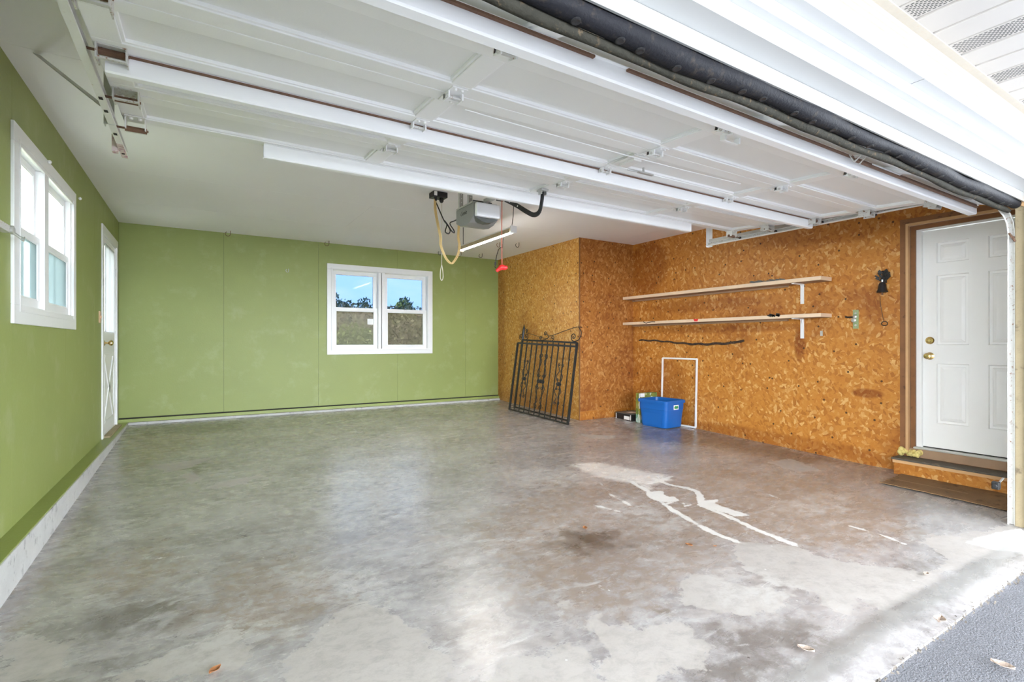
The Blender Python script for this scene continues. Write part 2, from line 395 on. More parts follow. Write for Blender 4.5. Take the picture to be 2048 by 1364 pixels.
FLOOR_POLYS = {'smear':[[(3.001,3.806),(3.166,3.82),(3.319,3.74),(3.41,3.492),(3.495,3.261),(3.604,3.096),(3.503,3.065),(3.515,2.993),(3.331,2.995),(3.097,2.911),(3.096,2.97),(3.122,3.092),(3.047,3.211),(2.973,3.416)]],'pale':[[(4.269,2.168),(4.297,1.995),(4.195,1.912),(3.971,1.981),(3.934,2.145)],[(-0.278,4.045),(-0.061,4.244),(0.227,4.396),(0.429,4.727),(0.73,4.648),(0.325,4.343),(0.058,4.066),(-0.163,3.886)],[(-0.61,3.119),(-0.5,3.213),(-0.402,3.051),(-0.468,2.897),(-0.604,2.848)],[(-0.12,2.452),(0.036,2.521),(0.302,2.454),(0.394,2.259),(0.167,2.236),(-0.032,2.25)],[(2.325,3.973),(2.746,3.941),(2.965,3.543),(2.809,3.291),(2.394,3.364),(2.174,3.632)],[(0.351,2.846),(0.55,2.859),(0.795,2.593),(0.841,2.275),(0.707,2.305),(0.489,2.542)],[(-0.813,3.835),(-0.683,4.083),(-0.443,4.136),(-0.265,3.851),(-0.481,3.648),(-0.674,3.551)],[(0.564,4.575),(1.423,4.639),(1.652,3.992),(1.252,3.199),(0.806,3.255),(0.593,3.773)],[(2.555,2.935),(2.811,2.672),(2.771,2.235),(2.587,2.243),(2.472,2.63)],[(3.802,2.226),(4.13,2.024),(4.006,1.826),(3.657,1.857),(3.575,2.093)],[(2.476,1.501),(2.541,1.386),(2.471,1.324),(2.323,1.36),(2.218,1.345),(2.113,1.426),(2.113,1.49),(2.209,1.544),(2.298,1.71)]],'spill':[[(3.028,2.878),(3.221,2.844),(3.128,2.782),(3.106,2.635),(3.029,2.626),(2.961,2.663),(2.945,2.722)],[(3.219,2.522),(3.423,2.488),(3.307,2.447),(3.299,2.368),(3.282,2.137),(3.183,2.186),(3.186,2.307),(3.162,2.373),(3.138,2.441)],[(3.947,1.162),(4.222,1.133),(4.575,1.067),(4.432,0.955),(4.127,0.92),(3.953,1.028)]],'patch':[[(2.714,1.897),(2.889,1.816),(2.998,1.635),(2.999,1.496),(3.121,1.322),(3.252,1.121),(3.367,1.084),(3.654,1.131),(3.715,1.306),(3.89,1.29),(4.237,1.173),(4.581,1.117),(4.536,1.039),(4.098,0.939),(3.629,1.068),(3.214,1.045),(2.724,1.033),(2.569,1.03),(2.643,1.162),(2.463,1.143),(2.436,1.237),(2.552,1.331),(2.467,1.444),(2.494,1.624)],[(2.107,1.794),(2.218,1.726),(2.302,1.609),(2.375,1.441),(2.451,1.336),(2.196,1.309),(2.062,1.367),(1.986,1.438),(1.905,1.564),(2.011,1.666)],[(1.444,1.725),(1.507,1.749),(1.534,1.703),(1.487,1.628),(1.6,1.549),(1.746,1.514),(1.809,1.499),(1.766,1.412),(1.733,1.348),(1.736,1.287),(1.64,1.253),(1.566,1.263),(1.468,1.273),(1.381,1.265),(1.248,1.186),(1.122,1.264),(1.287,1.436),(1.385,1.523),(1.395,1.619)],[(0.936,1.635),(1.019,1.665),(1.113,1.614),(1.183,1.628),(1.274,1.584),(1.297,1.52),(1.251,1.424),(1.222,1.364),(1.107,1.247),(0.775,1.452)],[(1.394,1.907),(1.464,1.934),(1.498,1.87),(1.44,1.826),(1.384,1.866)],[(0.534,2.335),(0.634,2.376),(0.7,2.283),(0.771,2.026),(0.821,1.832),(0.759,1.65),(0.678,1.512),(0.193,1.811),(0.259,2.105),(0.341,2.168)],[(-0.382,5.554),(-0.197,5.589),(0.081,5.646),(-0.077,5.338),(-0.257,5.257)],[(-0.051,2.371),(0.089,2.447),(0.204,2.252),(0.128,2.152),(-0.152,2.213),(-0.258,2.278)],[(0.033,4.638),(0.173,4.754),(0.436,4.805),(0.349,4.66),(0.132,4.543)],[(-0.074,5.16),(-0.001,4.956),(-0.052,4.785),(-0.127,5.105)],[(4.843,2.938),(5.167,2.92),(5.014,2.546),(4.752,2.592)],[(3.999,4.874),(4.312,4.587),(4.166,4.475),(3.96,4.64)],[(-0.676,2.775),(-0.594,2.803),(-0.441,2.639),(-0.425,2.381),(-0.607,2.492)]],'tan':[[(1.505,2.961),(2.55,3.51),(3.32,3.097),(4.216,3.165),(4.696,2.342),(4.448,1.686),(3.887,1.34),(3.156,1.439),(3.096,1.688),(2.701,1.888),(2.312,1.736),(1.735,1.619),(1.547,1.614),(1.3,1.79),(1.292,2.11),(1.488,2.543)],[(0.139,3.158),(0.381,3.092),(0.528,2.745),(0.612,2.472),(0.529,2.313),(0.272,2.21),(0.083,2.288),(-0.073,2.584),(-0.0,2.874)],[(-0.541,3.236),(-0.461,3.496),(-0.177,3.633),(-0.095,3.359),(-0.111,2.885),(-0.333,2.936)],[(-0.773,3.314),(-0.703,3.701),(-0.7,4.183),(-0.636,3.346),(-0.709,2.909)],[(-0.702,7.177),(-0.357,7.318),(0.097,6.775),(-0.28,5.732),(-0.573,5.343)]],'dark':[[(4.747,5.35),(4.928,4.684),(5.589,4.427),(5.581,3.267),(5.568,2.448),(5.12,2.792),(4.902,3.487),(4.532,4.229)],[(-0.261,5.346),(-0.001,5.486),(0.149,5.129),(-0.073,5.076)],[(-0.442,2.951),(-0.138,2.824),(-0.099,2.557),(-0.252,2.493),(-0.438,2.713)],[(2.792,1.183),(3.239,1.095),(3.642,1.139),(3.246,1.231),(3.038,1.288)],[(1.821,1.468),(2.23,1.216),(2.149,1.091),(1.67,1.087),(1.518,1.181),(1.727,1.273)],[(-0.769,7.867),(0.568,7.594),(0.411,6.935),(-0.663,7.012)]]}
FLOOR_LINES = {'spill':[([(3.131,3.118),(3.063,2.858),(2.943,2.599),(2.861,2.349),(2.792,2.096),(2.774,1.905)],0.022),([(3.381,3.097),(3.363,2.916),(3.429,2.79),(3.416,2.681),(3.317,2.571),(3.177,2.471),(3.142,2.235),(3.071,1.964),(3.034,1.699)],0.022),([(3.124,3.014),(3.367,3.039),(3.579,3.075)],0.018),([(2.943,2.599),(3.106,2.635),(3.137,2.696)],0.01),([(3.104,2.572),(3.057,2.501),(3.141,2.515)],0.008),([(3.656,1.667),(3.665,1.497),(3.61,1.343)],0.01),([(2.885,3.251),(2.743,2.963),(2.712,2.726)],0.006),([(2.482,2.852),(2.581,2.57)],0.005),([(3.86,2.341),(3.811,2.192)],0.006),([(1.697,1.95),(1.684,1.879),(1.729,1.805)],0.004),([(-0.233,3.381),(-0.071,3.332)],0.004)],'band':[([(4.252,0.974),(3.19,0.998),(2.464,1.025),(1.982,1.006),(1.807,1.003),(1.522,0.991)],0.05)],'crack':[([(-0.117,2.788),(-0.108,2.646),(-0.109,2.543)],0.004),([(0.544,2.329),(0.583,2.355),(0.652,2.355)],0.004)]}
OIL = (2.001, 2.391)

# ================================================================== FLOOR
def floor_material():
    m, nt, ns, ls, b = newmat('stained_concrete')
    P = wpos(ns)
    def attr(n):
        a = N_(ns, 'Attribute'); a.attribute_name = n; return a.outputs['Fac']
    warp = noise(ns, ls, P, 7, 6, .72)
    warp2 = noise(ns, ls, mapped(ns, ls, P, (1,1,1), (0,0,0), (5,3,0)), 30, 6, .7)
    ragged = math_(ns, ls, 'ADD', math_(ns, ls, 'MULTIPLY', math_(ns, ls, 'SUBTRACT', warp.outputs['Fac'], .5), .30),
                   math_(ns, ls, 'MULTIPLY', math_(ns, ls, 'SUBTRACT', warp2.outputs['Fac'], .5), .07))
    soft = math_(ns, ls, 'MULTIPLY', math_(ns, ls, 'SUBTRACT', warp.outputs['Fac'], .5), 1.1)
    def mask(name, rag, lo, hi): return smooth(ns, ls, math_(ns, ls, 'ADD', attr(name), rag), lo, hi)
    def mul(a, b_): return math_(ns, ls, 'MULTIPLY', a, b_)
    n1 = noise(ns, ls, mapped(ns, ls, P, (1,1.6,1), (0,0,.5)), 1.5, 6, .66)
    n2 = noise(ns, ls, mapped(ns, ls, P, (1,2.2,1), (0,0,.35), (9,2,0)), 4.5, 6, .70, .6)
    n3 = noise(ns, ls, P, 55, 4, .7)
    n5 = noise(ns, ls, mapped(ns, ls, P, (1,1.3,1), (0,0,.8), (2,6,0)), 14, 6, .74, .3)
    c = mixc(ns, ls, smooth(ns, ls, n1.outputs['Fac'], .32, .68), (.285,.262,.258,1), (.455,.43,.425,1))
    c = mixc(ns, ls, mul(smooth(ns, ls, n5.outputs['Fac'], .42, .62), .50), c, (.56,.54,.525,1))
    c = mixc(ns, ls, mul(smooth(ns, ls, n5.outputs['Fac'], .50, .30), .35), c, (.215,.20,.19,1))
    # broad brown staining
    c = mixc(ns, ls, mul(smooth(ns, ls, n2.outputs['Fac'], .52, .74), .36), c, (.31,.25,.205,1))
    c = mixc(ns, ls, mul(mask('tan', soft, -.12, .18), mul(smooth(ns, ls, n5.outputs['Fac'], .72, .40), .75)), c, (.32,.25,.195,1))
    c = mixc(ns, ls, mul(mask('dark', soft, -.10, .15), .70), c, (.150,.128,.11,1))
    # pale laitance worn in streaks
    st = noise(ns, ls, mapped(ns, ls, P, (1,2.6,1), (0,0,.25), (1,8,0)), 3.2, 6, .76, .8)
    c = mixc(ns, ls, mul(smooth(ns, ls, st.outputs['Fac'], .55, .66), .60), c, (.58,.575,.565,1))
    st2 = noise(ns, ls, mapped(ns, ls, P, (1,1.5,1), (0,0,-.4), (4,1,0)), 12, 6, .78, .5)
    c = mixc(ns, ls, mul(smooth(ns, ls, st2.outputs['Fac'], .58, .68), .50), c, (.60,.595,.58,1))
    # scoured patches and paint spills
    pm = mask('patch', ragged, -.010, .010)
    pm = mul(pm, smooth(ns, ls, n5.outputs['Fac'], .26, .40))
    pc = mixc(ns, ls, n1.outputs['Fac'], (.44,.40,.36,1), (.60,.565,.53,1))
    pc = mixc(ns, ls, mul(smooth(ns, ls, n3.outputs['Fac'], .52, .75), .5), pc, (.37,.345,.315,1))
    pc = mixc(ns, ls, mul(smooth(ns, ls, n5.outputs['Fac'], .56, .36), .55), pc, (.40,.37,.34,1))
    c = mixc(ns, ls, mul(pm, .80), c, pc)
    pl = mul(mask('pale', mul(soft, .7), -.10, .10), smooth(ns, ls, n5.outputs['Fac'], .34, .60))
    c = mixc(ns, ls, mul(pl, .60), c, (.60,.58,.555,1))
    sm = mask('spill', mul(ragged, .32), -.004, .005)
    sm = mul(sm, smooth(ns, ls, n5.outputs['Fac'], .24, .36))
    c = mixc(ns, ls, mul(sm, .85), c, (.86,.845,.81,1))
    stk = noise(ns, ls, mapped(ns, ls, mapped(ns, ls, P, (1,1,1), (0,0,.85)), (3,26,1)), 1.0, 6, .7)
    c = mixc(ns, ls, mul(mask('smear', mul(ragged, .6), -.03, .05), mul(smooth(ns, ls, stk.outputs['Fac'], .26, .50), .95)), c, (.84,.825,.795,1))
    c = mixc(ns, ls, mul(mask('band', mul(ragged, .25), -.03, .03), .75), c, (.225,.215,.20,1))
    c = mixc(ns, ls, mul(mask('oil', mul(soft, .6), -.08, .20), .85), c, (.075,.058,.042,1))
    c = mixc(ns, ls, mask('crack', mul(ragged, .06), -.002, .003), c, (.10,.08,.06,1))
    # grit: white flecks and dark specks
    v = N_(ns, 'TexVoronoi', i_Scale=10.0); ls.new(P, v.inputs['Vector'])
    vs_ = N_(ns, 'SeparateXYZ'); ls.new(v.outputs['Color'], vs_.inputs[0])
    fleck = math_(ns, ls, 'MULTIPLY', math_(ns, ls, 'LESS_THAN', v.outputs['Distance'], .055), math_(ns, ls, 'GREATER_THAN', vs_.outputs[0], .55))
    c = mixc(ns, ls, math_(ns, ls, 'MULTIPLY', fleck, .8), c, (.72,.71,.69,1))
    v2 = N_(ns, 'TexVoronoi', i_Scale=7.0); ls.new(mapped(ns, ls, P, (1,1,1), (0,0,1), (3,3,0)), v2.inputs['Vector'])
    vs2 = N_(ns, 'SeparateXYZ'); ls.new(v2.outputs['Color'], vs2.inputs[0])
    speck = math_(ns, ls, 'MULTIPLY', math_(ns, ls, 'LESS_THAN', v2.outputs['Distance'], .04), math_(ns, ls, 'GREATER_THAN', vs2.outputs[0], .78))
    c = mixc(ns, ls, math_(ns, ls, 'MULTIPLY', speck, .8), c, (.06,.05,.045,1))
    c = mixc(ns, ls, .25, c, mixc(ns, ls, n3.outputs['Fac'], (.3,.3,.3,1), (1,1,1,1)), 'MULTIPLY')
    ls.new(c, b.inputs['Base Color'])
    r = math_(ns, ls, 'ADD', .17, math_(ns, ls, 'MULTIPLY', n2.outputs['Fac'], .20))
    r = math_(ns, ls, 'ADD', r, math_(ns, ls, 'MULTIPLY', math_(ns, ls, 'MAXIMUM', pm, sm), .30))
    ls.new(r, b.inputs['Roughness'])
    b.inputs['Specular IOR Level'].default_value = .9
    hh = math_(ns, ls, 'ADD', math_(ns, ls, 'MULTIPLY', n3.outputs['Fac'], .5), math_(ns, ls, 'MULTIPLY', pm, -.6))
    bump(ns, ls, hh, .10, .004, b)
    return m
M['concrete'] = floor_material()

def seg_d2(px, py, a, b):
    ax, ay = a; bx, by = b; dx, dy = bx-ax, by-ay
    L = dx*dx + dy*dy + 1e-12
    t = np.clip(((px-ax)*dx + (py-ay)*dy)/L, 0, 1)
    return (px-ax-t*dx)**2 + (py-ay-t*dy)**2
def poly_sd(px, py, pl):
    d = np.full(px.shape, 1e9); ins = np.zeros(px.shape, bool)
    n = len(pl)
    for i in range(n):
        a, b = pl[i], pl[(i+1) % n]
        d = np.minimum(d, seg_d2(px, py, a, b))
        if a[1] != b[1]:
            cond = ((a[1] > py) != (b[1] > py)) & (px < (b[0]-a[0])*(py-a[1])/(b[1]-a[1]) + a[0])
            ins ^= cond
    d = np.sqrt(d)
    return np.where(ins, d, -d)
def build_floor():
    step = .021
    xs = np.arange(XL-.02, XR+.25, step); ys = np.arange(.868, YB+.02, step)
    GX, GY = np.meshgrid(xs, ys)
    px, py = GX.ravel(), GY.ravel()
    pz = np.maximum(.035*(py-7.9), -.19)
    pz = np.where(py < 1.02, pz - .018*np.clip((1.02-py)/.15, 0, 1), pz)
    nx, ny = len(xs), len(ys)
    me = bpy.data.meshes.new('floor')
    idx = np.arange(nx*ny).reshape(ny, nx)
    q = np.stack([idx[:-1,:-1], idx[:-1,1:], idx[1:,1:], idx[1:,:-1]], -1).reshape(-1, 4)
    me.vertices.add(nx*ny); me.vertices.foreach_set('co', np.stack([px,py,pz], -1).ravel())
    me.loops.add(q.size); me.loops.foreach_set('vertex_index', q.ravel().astype(np.int32))
    me.polygons.add(len(q)); me.polygons.foreach_set('loop_start', np.arange(0, q.size, 4, dtype=np.int32))
    me.polygons.foreach_set('use_smooth', [True]*len(q))
    me.update(calc_edges=True); me.validate()
    vals = {}
    for k, pls in FLOOR_POLYS.items():
        d = np.full(px.shape, -5.0)
        for pl in pls: d = np.maximum(d, poly_sd(px, py, pl))
        vals[k] = d
    for k, lns in FLOOR_LINES.items():
        d = vals.get(k, np.full(px.shape, -5.0))
        for pl, w in lns:
            e = np.full(px.shape, 1e9)
            for a, b in zip(pl[:-1], pl[1:]): e = np.minimum(e, seg_d2(px, py, a, b))
            d = np.maximum(d, w - np.sqrt(e))
        vals[k] = d
    vals['oil'] = .20 - np.sqrt(((px-OIL[0])/1.3)**2 + ((py-OIL[1])/1.0)**2)
    for k, d in vals.items():
        a = me.attributes.new(k, 'FLOAT', 'POINT'); a.data.foreach_set('value', d.astype(np.float32))
    me.materials.append(M['concrete'])
    o = bpy.data.objects.new('floor', me); COL.objects.link(o)
    struct(o, 'stained grey concrete garage floor with white paint spills')
build_floor()

# asphalt driveway in front, yard ground behind
mb = MB(); mb.box(-14, 18, -16, .872, -.45, -.222)
struct(mb.build('floor_driveway', M['asphalt']), 'grey asphalt driveway meeting the concrete floor edge')
mb = MB()
for i in range(420):
    x = random.uniform(1.9, 5.2); y = .872 + random.gauss(0, .012); r = random.uniform(.002, .006)
    mb.obox((x,y,-.215+r*.3), Euler((random.random()*3,random.random()*3,random.random()*3)).to_matrix() @ Vector((1,0,0)),
            Euler((0,0,random.random()*3)).to_matrix() @ Vector((0,1,0)), (0,0,1), r, r*.8, r*.7)
o = mb.build('edge_gravel', M['gravel']); o['kind'] = 'stuff'; tag(o, 'crumbled stones along the joint between concrete and asphalt', 'gravel')
M['grass'] = plain('lawn', (.12,.15,.05), .9, var=.4, vscale=3, col2=(.28,.24,.13,1), th=(.5,.65))
mb = MB(); mb.box(-25, 40, 8.06, 60, -.5, -.15)
struct(mb.build('floor_yard', M['grass']), 'lawn behind the garage')
mb = MB(); mb.box(-40, -1.0, .0, 8.06, -.5, -.2)
struct(mb.build('floor_side_yard', M['grass']), 'lawn beside the garage')

# ================================================================== WALLS
SH = .012
def sheets(wall, plane, seams, b0, b1, holes, mat, inward, name='wall_panel', gap=.0025):
    """upright sheets on a wall: plane ('x', value) ; seams along the other axis"""
    ax, val = plane
    for a0, a1 in zip(seams[:-1], seams[1:]):
        mb = MB()
        for (p0,p1,q0,q1) in cut((a0+gap/2, a1-gap/2, b0, b1), holes):
            lo, hi = sorted((val, val+inward*SH))
            if ax == 'x': mb.box(lo, hi, p0, p1, q0, q1)
            else: mb.box(p0, p1, lo, hi, q0, q1)
        if mb.v: mb.build(name, mat, wall)

# left wall
LW = (3.79, 5.175, 1.20, 2.135)      # window hole
LD = (6.68, 7.64, .03, 2.16)         # door hole
mb = MB()
for (p0,p1,q0,q1) in cut((YO-.1, YB+.12, -.35, ZC+.1), [LW, LD]): mb.box(XL-.13, XL-SH, p0, p1, q0, q1)
wl_ = struct(mb.build('wall_left', M['dark']), 'green painted left wall')
sheets(wl_, ('x', XL-SH), [YO-.1, 1.28, 2.50, 3.72, 4.98, 6.20, 7.42, YB], -.30, ZC, [LW, LD], M['green'], 1)
# back wall
BW = (1.685, 3.235, .915, 2.145)
mb = MB()
for (p0,p1,q0,q1) in cut((XL-.13, XR+.13, -.35, ZC+.1), [BW]): mb.box(p0, p1, YB+SH, YB+.13, q0, q1)
wb_ = struct(mb.build('wall_back', M['dark']), 'green painted back wall')
sheets(wb_, ('y', YB+SH), [XL, .275, 1.495, 2.71, 3.925, BX+.05], .085, ZC, [BW], M['green'], -1)
# a rough-taped patch low on the back wall
mb = MB()
for i in range(5):
    z = .12 + i*.075
    mb.box(.50, .62, YB-.004-.002*(i%2), YB, z, z+.068)
mb.build('patch', M['green'], wb_)
# ledge and kerb along left and back walls
mb = MB(); mb.box(XL-.01, XL+.10, YO-.1, YB, -.30, .022)
k = struct(mb.build('baseboard_left', M['concretekerb'], bevel=.006), 'concrete kerb under the left wall, white-washed, green on top')
mb = MB(); mb.box(XL-.005, XL+.094, YO-.1, YB, .0225, .030); mb.build('green_ledge', M['greentrim'], k)
mb = MB(); mb.box(XL+.1, BX+.02, YB-.065, YB+.01, -.08, .028)
k = struct(mb.build('baseboard_back', M['concretekerb'], bevel=.006), 'low concrete kerb under the back wall')
mb = MB(); mb.box(XL+.001, BX, YB-.045, YB+.005, .031, .070); mb.build('green_ledge', M['greentrim'], k)
mb = MB(); mb.box(XL+.02, BX, YB-.004, YB+.012, .070, .0845); mb.build('shadow_gap', M['dark'], k)

# boxed-out corner
mb = MB(); mb.box(BX+SH, XR+.1, BY+SH, YB+.1, -.25, ZC+.1)
wc = struct(mb.build('wall_corner', M['dark']), 'boxed-out corner clad in strand board')
sheets(wc, ('x', BX+SH), [BY-.0, 6.82, YB], -.2, ZC, [], M['osbgold'], -1)
mb = MB(); mb.box(BX+.0005, BX+.22, BY-.0, BY+.012, -.25, ZC)
sheets(wc, ('y', BY+SH), [BX-.001, BX+1.10], -.2, ZC, [], M['osbdark'], -1)
mb = MB(); mb.box(BX-.004, BX+.012, BY-.004, BY+.010, -.2, ZC); mb.build('corner_edge', M['brownwood'], wc)
mb = MB(); mb.box(BX+.01, XR, BY-.006, BY+.002, -.2, .045); mb.build('patch_strip', M['osb'], wc)

# right wall with the house door
RD = (1.115, 2.075, -.04, 2.12)
mb = MB()
for (p0,p1,q0,q1) in cut((YO-.1, BY+.1, -.3, ZC+.1), [RD]): mb.box(XR+SH, XR+.16, p0, p1, q0, q1)
wr = struct(mb.build('wall_right', M['dark']), 'orange strand board right wall')
sheets(wr, ('x', XR+SH), [YO-.1, 1.9, 3.12, 4.34, BY+.01], -.26, ZC, [RD], M['osb'], -1)

# front wall either side of the opening and the header above it
mb = MB()
mb.box(OL, OR_+.02, .99, 1.09, 2.10, ZC+.1)
struct(mb.build('wall_header', M['siding']), 'header wall above the garage opening')
mb = MB(); mb.box(XL-.13, OL-.021, .96, 1.09, -.35, ZC+.1); struct(mb.build('wall_front_left', M['siding']), 'short front wall left of the garage opening')
mb = MB(); mb.box(OR_+.021, XR+.16, .96, 1.09, -.35, ZC+.1); struct(mb.build('wall_front_right', M['siding']), 'front wall right of the garage opening')
# right jamb board and outer trim
mb = MB(); mb.box(OR_-.012, OR_+.02, .956, 1.094, -.21, 1.985)
t = struct(mb.build('trim_1', M['jambwood'], bevel=.003), 'weathered cream right jamb of the garage opening')
mb = MB(); mb.box(OR_-.03, OR_-.012, 1.02, 1.042, -.20, 1.95); mb.build('weather_stop', M['darkgrey'], t)
mb = MB(); mb.box(OR_+.0, OR_+.16, .93, .955, -.22, 2.0)
struct(mb.build('trim_2', M['siding'], bevel=.004), 'white outer casing right of the garage opening')
mb = MB(); mb.box(OL-.02, OL+.012, .956, 1.094, -.21, 1.985)
struct(mb.build('trim_3', M['jambwood'], bevel=.003), 'weathered left jamb of the garage opening')

# head trim: stepped white profile over the opening, cream frieze, vented soffit
def strip(name, poly, mat, x0=-1.0, x1=6.0, parent=None, label=None):
    mb = MB(); mb.prism(poly, 'x', x0, x1)
    o = mb.build(name, mat, parent)
    if parent is None: struct(o, label)
    return o
z0 = 1.02
hd = strip('trim_4', [(1.06,z0+.978),(.955,z0+.978),(.955,z0+1.2),(1.06,z0+1.2)], M['siding'], OL, OR_+.02, None, 'white head jamb board over the garage opening')
strip('weather_strip', [(1.050,z0+.920),(1.042,z0+.920),(1.042,z0+.977),(1.050,z0+.977)], M['galv'], OL, OR_, hd)
strip('head_step', [(.9545,z0+1.036),(.922,z0+1.036),(.922,z0+1.2),(.9545,z0+1.2)], M['siding'], -1, 6, hd)
strip('head_cap', [(.9215,z0+1.083),(.872,z0+1.083),(.868,z0+1.09),(.868,z0+1.13),(.9215,z0+1.13)], M['siding'], -1, 2.525, hd)
strip('head_cap', [(.9215,z0+1.083),(.872,z0+1.083),(.868,z0+1.09),(.868,z0+1.13),(.9215,z0+1.13)], M['siding'], 2.530, 6, hd)
strip('joint', [(.921,z0+1.0845),(.874,z0+1.0845),(.874,z0+1.12),(.921,z0+1.12)], M['dark'], 2.5252, 2.5298, hd)
fz = []
for i in range(9):
    zz = z0+1.131 + i*.0142
    fz += [(.884 - (.006 if i % 2 else 0), zz), (.884 - (.006 if i % 2 else 0), zz+.0135)]
fr = strip('trim_5', [(.92,z0+1.131)] + fz + [(.92,z0+1.265)], M['creamtrim'], -1, 6, None, 'cream fluted frieze board under the soffit')
strip('channel', [(.8835,z0+1.258),(.850,z0+1.258),(.850,z0+1.262),(.8835,z0+1.262)], M['creamtrim'], -1, 6, fr)
sf = structure('ceiling_soffit', 'cream vinyl soffit with perforated strips, lengthened out of view for shade')
PW = .462; SOF = -3.0  # overhang lengthened out of view to shade the front of the floor
sm_p, sm_v = MB(), MB()
# panel profile along x: vented flat, groove, plain flat, groove, plain flat, groove
prof = [(0,0),(.006,.008),(.012,0),(.135,0),(.141,.010),(.150,.010),(.156,0),(.302,0),(.308,.010),(.314,.010),(.320,0),(PW-.002,0),(PW-.002,.02),(0,.02)]
sm_p.prism(prof, 'y', SOF, .852)
for r in range(9):
    for c_ in range(52):
        x = .022 + r*.0125; y = .005 + c_*.0162 + (.008 if r % 2 else 0)
        sm_v.box(x-.0022, x+.0022, y-.0052, y+.0052, -.0012, .001)
me_p = sm_p.mesh('soffit_panel', M['soffit']); me_v = sm_v.mesh('perforations', M['darkgrey'])
for i in range(-13, 17):
    x = 2.232 + i*PW
    p_ = inst('soffit_panel', me_p, sf, (x, 0, z0+1.262))
    inst('perforations', me_v, p_, (0,0,0))['kind'] = 'stuff'
mb = MB(); mb.box(-4, 10, SOF-.025, SOF-.002, z0+1.20, z0+1.45); mb.build('fascia', M['siding'], sf)  # fascia at the lip of the added overhang
mb = MB(); mb.box(-1.15, 6.2, .95, 8.3, ZC+.1, ZC+.25); mb.box(-4, 10, SOF-.03, .95, ZC+.1, ZC+.25)
struct(mb.build('roof_slab', M['siding']), 'roof deck over the garage with an added unseen overhang')

# ================================================================== CEILING
mb = MB(); mb.box(XL-.13, XR+.16, .95, YB+.13, ZC+.013, ZC+.1)
ce = struct(mb.build('ceiling', M['ceil']), 'white plasterboard ceiling')
ys_ = [1.0, 2.26, 3.48, 4.50, 5.72, 6.94, YB+.02]
ys_ = [1.0, 2.30, 3.48, 5.50, 6.72, YB+.02]
for i, (a, b_) in enumerate(zip(ys_[:-1], ys_[1:])):
    xs_ = [XL-.02, 1.60, 4.04, XR+.02] if i % 2 else [XL-.02, 2.8, 5.2, XR+.02]
    for c_, d_ in zip(xs_[:-1], xs_[1:]):
        mb = MB(); mb.box(c_+.001, d_-.001, a+.0012, b_-.0012, ZC, ZC+.012)
        mb.build('ceiling_panel', M['ceil'], ce)

# ================================================================== WINDOWS AND DOORS
def wbox(mb, side, a0, a1, n0, n1, z0, z1):
    if side == 'left': mb.box(XL-n1, XL-n0, a0, a1, z0, z1)
    elif side == 'back': mb.box(a0, a1, YB+n0, YB+n1, z0, z1)
    else: mb.box(XR+n0, XR+n1, a0, a1, z0, z1)
    return mb
def ring(mb, side, a0, a1, z0, z1, w, n0, n1, wb=None):
    wb = w if wb is None else wb
    wbox(mb, side, a0, a1, n0, n1, z1-w, z1); wbox(mb, side, a0, a1, n0, n1, z0, z0+wb)
    wbox(mb, side, a0, a0+w, n0, n1, z0+wb, z1-w); wbox(mb, side, a1-w, a1, n0, n1, z0+wb, z1-w)
    return mb
def sash(win, side, a0, a1, z0, z1, n0, n1, w, gmat, wb=None):
    s = ring(MB(), side, a0, a1, z0, z1, w, n0, n1, wb).build('sash', M['white'], win, bevel=.003)
    nm = (n0+n1)/2; wbb = w if wb is None else wb
    wbox(MB(), side, a0+w, a1-w, nm-.002, nm+.002, z0+wbb, z1-w).build('pane', gmat, s)
    g = ring(MB(), side, a0+w, a1-w, z0+wbb, z1-w, .008, n0+.004, n1-.004).build('glazing_bead', M['white'], s)
    return s

w1 = structure('window_1', 'white twin double-hung window in the green left wall')
ring(MB(), 'left', 3.69, 5.28, 1.125, 2.212, .105, -.016, .0).build('casing', M['white'], w1, bevel=.004)
ring(MB(), 'left', 3.782, 5.183, 1.192, 2.143, .014, -.020, -.0165).build('casing_bead', M['white'], w1, bevel=.0015)
ring(MB(), 'left', 3.79, 5.175, 1.20, 2.135, .016, .0, .13).build('jamb', M['white'], w1)
wbox(MB(), 'left', 4.335, 4.435, -.012, .06, 1.217, 2.118).build('mullion', M['white'], w1, bevel=.003)
wbox(MB(), 'left', 3.808, 5.157, -.004, .012, 1.2165, 1.236).build('sill', M['white'], w1, bevel=.003)
for a0, a1 in ((3.808, 4.333), (4.437, 5.157)):
    sash(w1, 'left', a0, a1, 1.645, 2.117, .032, .050, .040, M['glassleft'])
    sash(w1, 'left', a0, a1, 1.237, 1.685, .012, .030, .040, M['glassfrost'], .050)
    wbox(MB(), 'left', a1-.13, a1-.06, .075, .12, 1.25, 2.10).build('storm_sash_stile', M['white'], w1)
for y in (4.33, 5.30):
    mb = MB(); mb.lathe([(.004,0),(.012,.008),(.012,.016),(.006,.022)], (XL+.024, y, 2.185), (1,0,0), 10); mb.build('curtain_knob', M['white'], w1, smooth=True)

